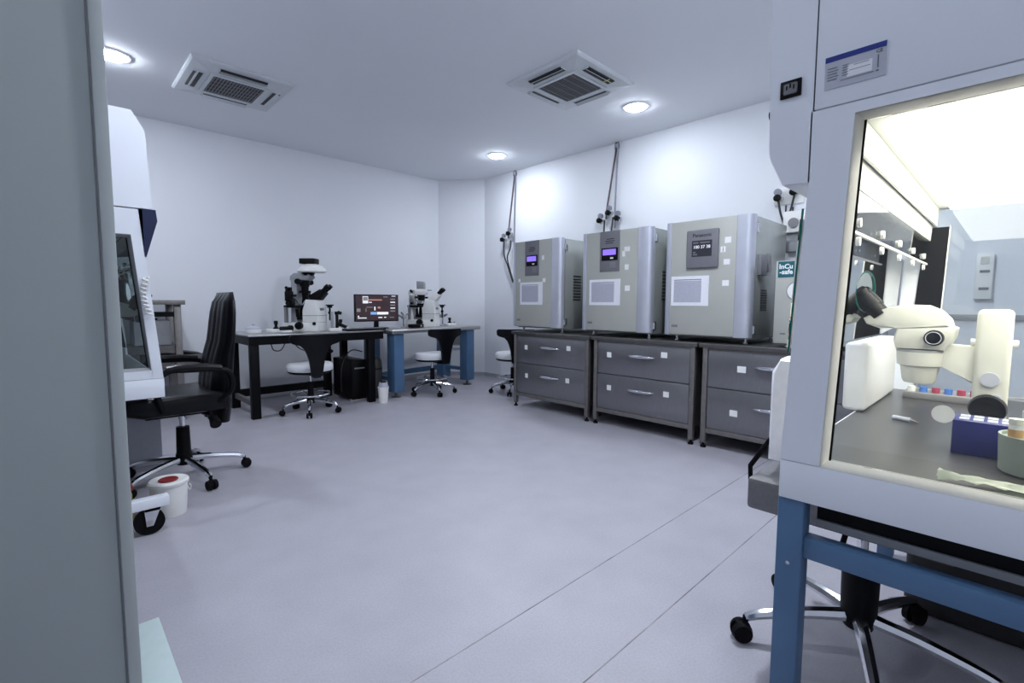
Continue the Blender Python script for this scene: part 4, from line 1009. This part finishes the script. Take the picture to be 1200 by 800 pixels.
# ------------------------------------------------------------------ inverted microscopes; local frame: front of the stand +x
def inverted_scope(label, loc, rz, big):
    k1, k2, k3 = (.065, .095, .035) if big else (.02, .02, .01)
    t = thing('inverted_microscope', label, 'microscope', loc, rz)
    W = M['white_plastic']; K = M['black_plastic']
    MB().box(-.24, .12, -.10, .10, .0, .085, bev=.008).done('base', W, t)
    MB().prism([(-.035, .085), (.12, .085), (.115, .20), (.10, .30), (.0, .305), (-.035, .20)], -.095, .095, 'y', bev=.006).done('front_body', W, t)
    MB().box(.114, .118, -.04, .04, .20, .225).done('front_badge', M['mid_grey'], t, smooth=False)
    MB().box(-.036, .122, -.097, .097, .150, .154).done('body_groove', M['mid_grey'], t, smooth=False)
    # slanted eyepiece tube
    hd = MB().prism([(.02, .30), (.11, .30), (.165, .365), (.120, .405), (.03, .355)], -.055, .055, 'y', bev=.008).done('eyepiece_head', K if big else W, t)
    for s in (-1, 1):
        p0 = Vector((.130, s*.032, .375)); d = Vector((.72, 0, .69))
        MB().cyl(p0, p0+d*.055, .019, .018).cyl(p0+d*.055, p0+d*.095, .023, .021).done('eyepiece', K, hd)
    # rear pillar with illumination arm
    ph = .52 if big else .40
    MB().prism([(-.24+k1, .085), (-.175+k1, .085), (-.17+k1, ph-.02), (-.23+k1, ph-.02)], -.05, .05, 'y', bev=.006).done('pillar', M['grey_plastic'] if big else W, t)
    MB().prism([(-.24+k1, ph-.03), (-.03+k3, ph-.03), (.0+k3, ph), (-.02+k3, ph+.035), (-.20+k1, ph+.04), (-.24+k1, ph+.01)], -.05, .05, 'y', bev=.008).done('lamp_arm', W if not big else M['grey_plastic'], t)
    if big:
        MB().lathe([(.0, 0), (.108, 0), (.118, .010), (.112, .036), (.085, .066), (.045, .083), (.0, .088)], (-.07+k2, 0, ph+.045), n=28, sx=1.15).done('lamp_house', W, t)
        MB().box(-.17+k2, -.02+k2, -.055, .055, ph+.128, ph+.180, bev=.006).done('camera_box', K, t)
        MB().lathe([(.0, -.02), (.05, -.02), (.06, 0), (.06, .012), (.0, .012)], (-.07+k2*.6, 0, ph+.036), n=24).done('lamp_collar', K, t)
        for s in (-1, 1): MB().cyl((-.09+k3, s*.05, ph-.045), (-.09+k3, s*.12, ph-.045), .020, .022).cyl((-.09+k3, s*.12, ph-.045), (-.09+k3, s*.14, ph-.045), .028, .026).done('arm_knob', K, t)
    else:
        MB().prism([(-.12, ph+.036), (-.03, ph+.036), (-.03, ph+.10), (-.045, ph+.125), (-.12, ph+.13)], -.035, .035, 'y', bev=.006).done('lamp_house', M['grey_plastic'], t)
        MB().box(.0, .05, -.008, .008, ph+.02, ph+.028).done('filter_tab', K, t)
    # condenser, stage, objectives
    MB().cyl((-.085+k3, 0, ph-.02), (-.085+k3, 0, ph-.09), .046, .042).cyl((-.085+k3, 0, ph-.09), (-.085+k3, 0, .305), .036, .028).cyl((-.085+k3, 0, ph-.13), (-.085+k3, 0, ph-.15), .054).done('condenser', K, t)
    MB().box(-.20, -.037, -.13, .13, .226, .250, bev=.003).done('stage', K, t)
    MB().cyl((-.085, .0, .13), (-.085, 0, .225), .022, .015).cyl((-.06, .04, .14), (-.055, .045, .21), .016, .013).cyl((-.11, -.04, .14), (-.115, -.045, .21), .016, .013).cyl((-.085, 0, .11), (-.085, 0, .14), .06).done('objective_turret', K, t)
    MB().box(-.165, -.02, -.035, .035, .085, .115).done('turret_mount', M['mid_grey'], t, smooth=False)
    for s in (-1, 1):
        MB().cyl((-.06, s*.10, .055), (-.06, s*.135, .055), .036, .034).cyl((-.06, s*.135, .055), (-.06, s*.155, .055), .022, .02).done('focus_knob', K, t)
        MB().cyl((.085, s*.094, .075), (.085, s*.110, .075), .016).done('port_knob', K, t)
        # micromanipulators left and right of the stage
        mm = MB().box(-.16, -.10, s*.13-.03, s*.13+.03, .25, .31, bev=.003).box(-.15, -.09, s*.17-.025, s*.17+.025, .29, .38, bev=.003).box(-.155, -.11, s*.15-.02, s*.15+.02, .37, .42).done('micromanipulator', M['steel_top'] if not big else K, t)
        MB().cyl((-.13, s*.15, .40), (-.13, s*.20, .415), .014).cyl((-.12, s*.17, .27), (-.12, s*.215, .27), .013).cyl((-.09, s*.17, .34), (-.05, s*.17, .34), .012).done('drive_screw', K, mm)
        MB().tube([(-.10, s*.19, .36), (-.095, s*.08, .29), (-.09, s*.015, .252)], .004, n=6).done('needle_holder', M['chrome'], mm)
        MB().box(-.185, -.165, s*.13-.02, s*.13+.02, .085, .232).done('stage_post', M['mid_grey'], t, smooth=False)
    st = MB().box(.112, .19, .088, .10, .245, .257).cyl((.15, .094, .245), (.15, .094, .225), .025).cyl((.15, .094, .225), (.15, .094, .10), .010, .007).cyl((.15, .094, .19), (.15, .094, .165), .016).done('stage_drive', K, t)
    return t
inverted_scope('tall inverted microscope with black camera box on the black table', (1.86, 4.78, TZ), math.radians(-48), True)
inverted_scope('white inverted microscope with grey lamp house on the blue table', (3.23, 4.80, TZ), math.radians(-52), False)

# small desk devices
def joystick(label, loc, rz, tall=.055):
    t = thing('joystick_controller', label, 'controller', loc, rz, 'joystick controllers beside the microscopes')
    b = MB().box(-.07, .07, -.05, .05, 0.001, .032, bev=.006).done('controller_base', M['white_plastic'], t)
    MB().lathe([(.028, .032), (.022, .044), (.013, .05), (.013, .05+tall*.4), (.018, .05+tall*.5), (.018, .05+tall), (.0, .054+tall)], n=18).done('joystick', M['black_plastic'], t)
    MB().cyl((.05, -.03, .032), (.05, -.03, .045), .012).done('dial', M['mid_grey'], b)
    return t
joystick('white joystick controller at the left end of the black table', (1.53, 4.76, TZ), .2)
joystick('white joystick controller on the black table beside the keyboard', (2.17, 4.80, TZ), -.2)
joystick('white joystick controller at the right end of the blue table', (3.58, 4.84, TZ), .1, .045)
t = thing('covered_dish', 'white domed dish at the left end of the black table', 'dish', (1.35, 4.80, TZ)); 
MB().lathe([(.0, .001), (.06, .001), (.066, .02), (.066, .035)], n=24).done('dish', M['white_plastic'], t)
MB().lathe([(.068, .035), (.066, .045), (.03, .062), (.012, .066), (.012, .08), (.0, .082)], n=24).done('lid', M['plate_silver'], t)
t = thing('injector_drive', 'dark screw drive unit lying left of the large microscope', 'injector', (1.585, 4.68, TZ), .3)
MB().box(-.05, .05, -.03, .03, .001, .02, bev=.004).done('foot', M['white_plastic'], t)
MB().cyl((-.05, 0, .038), (.04, 0, .038), .018).cyl((.04, 0, .038), (.07, 0, .038), .026).done('screw_drive', M['black_plastic'], t)
t = thing('injector_stand', 'upright micro-injector stand right of the large microscope', 'injector', (2.03, 4.60, TZ), -.2)
MB().box(-.06, .05, -.04, .04, .001, .03, bev=.005).done('foot', M['white_plastic'], t)
MB().box(-.045, -.02, -.015, .015, .03, .19, bev=.004).done('upright', M['grey_plastic'], t)
MB().box(.0, .025, -.012, .012, .03, .16, bev=.004).cyl((.012, 0, .16), (.012, 0, .19), .02).done('screw_drive', M['black_plastic'], t)
MB().cyl((.02, .0, .185), (.055, -.01, .17), .016).done('knob', M['black_plastic'], t)
t = thing('injector_drive', 'dark screw drive unit right of the large microscope, before the joystick', 'injector', (2.13, 4.69, TZ), -.2)
MB().box(-.03, .03, -.025, .025, .001, .018, bev=.004).done('foot', M['white_plastic'], t)
MB().cyl((-.03, 0, .065), (.045, 0, .03), .017).cyl((-.05, 0, .074), (-.03, 0, .065), .022).done('screw_drive', M['black_plastic'], t)
def manip(label, loc, rz):
    t = thing('needle_manipulator', label, 'manipulator', loc, rz, 'needle manipulators on the blue table')
    MB().lathe([(.0, 0.001), (.035, .001), (.035, .012), (.0, .014)], n=20).done('foot', M['steel_top'], t)
    MB().cyl((0, 0, .012), (0, 0, .13), .009).done('post', M['chrome'], t)
    h = MB().box(-.02, .035, -.018, .018, .10, .14, bev=.003).done('head', M['steel_top'], t)
    MB().cyl((.03, 0, .13), (.09, 0, .16), .008).cyl((-.02, 0, .12), (-.06, .02, .14), .012).cyl((.0, 0, .14), (.0, .03, .17), .011).done('drive_screw', M['mid_grey'], h)
    MB().tube([(.05, .01, .14), (.10, .02, .21), (.14, .02, .26)], .0035, n=6).done('needle', M['chrome'], h)
    return t
m0 = manip('silver needle manipulator left of the white microscope, next to the monitor', (2.86, 4.72, TZ), .4)
dup(m0, (3.46, 4.82, TZ), 2.2, 'silver needle manipulator right of the white microscope')
t = thing('power_supply', 'flat black control box before the white microscope', 'control box', (2.98, 4.66, TZ), .1)
MB().box(-.08, .08, -.04, .04, .001, .04, bev=.004).done('housing', M['black_plastic'], t)
MB().cyl((.04, -.04, .02), (.04, -.05, .02), .012).done('dial', M['grey_plastic'], t)

# wall vent in the corner
cdir = Vector((XW-DX, DY-YB, 0)).normalized(); cn = Vector((cdir.y, -cdir.x, 0))
cpt = Vector((DX, YB, 0)).lerp(Vector((XW, DY, 0)), .42)
t = thing('wall_vent', 'white framed wall grille low on the chamfered corner wall', 'vent', (cpt.x, cpt.y, .53), math.atan2(cdir.y, cdir.x))
m = MB()
for x0, x1, z0, z1 in ((-.10, .10, .10, .13), (-.10, .10, -.13, -.10), (-.10, -.07, -.10, .10), (.07, .10, -.10, .10)): m.box(x0, x1, -.02, 0, z0, z1)
m.done('vent_frame', M['white_plastic'], t, smooth=False)
MB().box(-.07, .07, -.006, -.001, -.10, .10).done('vent_backing', M['grey_plastic'], t, smooth=False)
for i in range(6):
    z = -.083+.033*i
    MB().prism([(-.016, z-.010), (-.006, z+.006), (-.004, z+.006), (-.014, z-.010)], -.07, .07, 'x').done('slat', M['mid_grey'], t, smooth=False)

# ------------------------------------------------------------------ steel equipment bench behind the left workstation
t = thing('steel_rack', 'brown-grey steel rack bench standing behind the office chair', 'rack', (.42, 5.0, 0)); o = t.location.copy()
MB().box(.02, .84, 4.82, 5.30, .975, 1.012, bev=.003).done('top_shelf', M['bronze_steel'], t, o)
for x in (.765, .04):
    for y in (4.86, 5.23): MB().box(x, x+.05, y, y+.05, 0, .975, bev=.003).done('post', M['bronze_steel'], t, o)
MB().box(.09, .765, 4.87, 4.90, .875, .915).done('rail', M['black_steel'], t, o, smooth=False)
MB().box(.05, .80, 4.88, 5.26, .575, .635).done('lower_shelf', M['steel_dark'], t, o, smooth=False)
MB().box(.05, .80, 4.90, 5.26, .425, .455).done('bottom_shelf', M['steel_dark'], t, o, smooth=False)
t = MB().box(.50, .75, 4.93, 5.20, .6355, .845, bev=.008).done('storage_box', M['grey_plastic']); tag(t, 'plain grey storage box on the shelf of the steel rack', 'box')
t = thing('bench_device', 'dark low device projecting from the lower shelf of the steel rack', 'device', (.82, 5.0, .4555)); o = t.location.copy()
MB().prism([(4.94, .4555), (5.22, .4555), (5.22, .545), (4.94, .545)], .56, .98, 'x', bev=.006).done('housing', M['bronze_steel'], t, o)
MB().prism([(.835, .545), (.975, .545), (.835, .572)], 4.95, 5.20, 'y').done('sloped_lid', M['black_plastic'], t, o, smooth=False)
MB().box(.84, .975, 4.934, 4.942, .47, .53).done('front_panel', M['steel_dark'], t, o, smooth=False)
t = thing('handset', 'black handset lying on the grey storage box', 'handset', (.60, 5.02, .8455), -.3)
MB().prism([(-.06, .0), (.07, .0), (.07, .014), (-.02, .022), (-.05, .04), (-.06, .04)], -.02, .02, 'y', bev=.003).done('handset_body', M['black_plastic'], t)
MB().box(-.01, .05, -.012, .012, .0150, .0215).done('keypad', M['mid_grey'], t, smooth=False)

# ------------------------------------------------------------------ floor items at left
t = thing('white_bucket', 'white lidded bucket with a red opening on the floor at left', 'bucket', (.372, 2.72, 0)); o = t.location.copy()
MB().lathe([(.0, 0), (.066, 0), (.068, .005), (.075, .140), (.075, .145)], (.372, 2.72, 0), n=32).done('bucket_body', M['white_plastic'], t, o)
MB().lathe([(.0, .145), (.079, .145), (.082, .15), (.082, .162), (.075, .168), (.045, .162), (.0, .162)], (.372, 2.72, 0), n=32).done('lid', M['white_plastic'], t, o)
MB().lathe([(.0, .1625), (.038, .1625), (.040, .167), (.036, .170), (.0, .166)], (.372, 2.72, 0), n=24).done('red_opening', M['red'], t, o)
MB().tube(smoothpath([(.372+.079, 2.70, .13), (.372+.088, 2.715, .115), (.372+.085, 2.73, .09), (.372+.075, 2.74, .12)]), .003, n=6).done('bail_handle', M['white_plastic'], t, o)
t = thing('sharps_bin', 'yellow waste bin with a dark red lid behind the castor stand', 'bin', (.15, 2.80, 0)); o = t.location.copy()
MB().box(.05, .238, 2.72, 2.88, 0, .145, bev=.02, seg=3).done('bin_body', M['bin_yellow'], t, o)
MB().box(.045, .243, 2.715, 2.885, .145, .170, bev=.010).done('lid', M['red'], t, o)
MB().cyl((.15, 2.80, .170), (.15, 2.80, .195), .05).done('lid_cap', M['black_plastic'], t, o)
# tall cabinet in the left foreground and the low plinth by it
t = thing('tall_cabinet', 'tall grey-green cabinet cropped at the left edge of the view', 'cabinet', (-.35, 1.4, 0)); o = t.location.copy()
MB().box(-.80, .074, 1.215, 1.60, .012, 2.15).done('cabinet_body', M['cab_grey'], t, o, smooth=False)
MB().box(-.80, .0785, 1.205, 1.2145, .03, 2.14, bev=.002).done('cabinet_door', M['cab_grey'], t, o)
MB().box(.0788, .0815, 1.2045, 1.214, .02, 2.145).done('door_seal', M['mid_grey'], t, o, smooth=False)
MB().box(.0816, .1025, 1.20, 1.24, .0, 2.15, bev=.002).done('edge_profile', M['cab_edge'], t, o)
MB().box(-.78, .04, 1.25, 1.58, 0, .013).done('plinth', M['black_rubber'], t, o, smooth=False)
t = thing('floor_plinth', 'pale mint flat-topped plinth on the floor beside the tall grey cabinet', 'plinth', (.14, 1.40, 0)); o = t.location.copy()
MB().box(.106, .187, 1.06, 1.652, .008, .100, bev=.003).done('plinth_box', M['mint'], t, o)
MB().box(.112, .177, 1.08, 1.64, 0, .0085).done('plinth_foot', M['black_rubber'], t, o, smooth=False)
# bin under the right workstation
t = thing('pedal_bin', 'dark grey bin with a black bag under the lit workstation', 'bin', (2.15, .03, 0)); o = t.location.copy()
MB().box(1.99, 2.31, -.15, .205, .0, .36, bev=.02, seg=3).done('bin_body', M['bin_dark'], t, o)
m = MB(); rnd = random.Random(5); n = 28; L0 = []
for r_, z in ((1.02, .30), (1.05, .37), (.9, .385), (.5, .36), (0.0, .35)):
    ring = []
    for i in range(n):
        a = 2*PI*i/n; c_, s_ = math.cos(a), math.sin(a); k = 1/max(abs(c_), abs(s_))*.97
        k = min(k, 1.22); j = 1+.03*rnd.random()
        ring.append(m._v((2.15+.163*r_*k*c_*j, .0275+.178*r_*k*s_*j, z+.012*rnd.random())))
    L0.append(ring)
for i in range(len(L0)-1):
    for k in range(n): m.face([L0[i][k], L0[i][(k+1) % n], L0[i+1][(k+1) % n], L0[i+1][k]])
m.done('bin_bag', M['bag'], t, o)
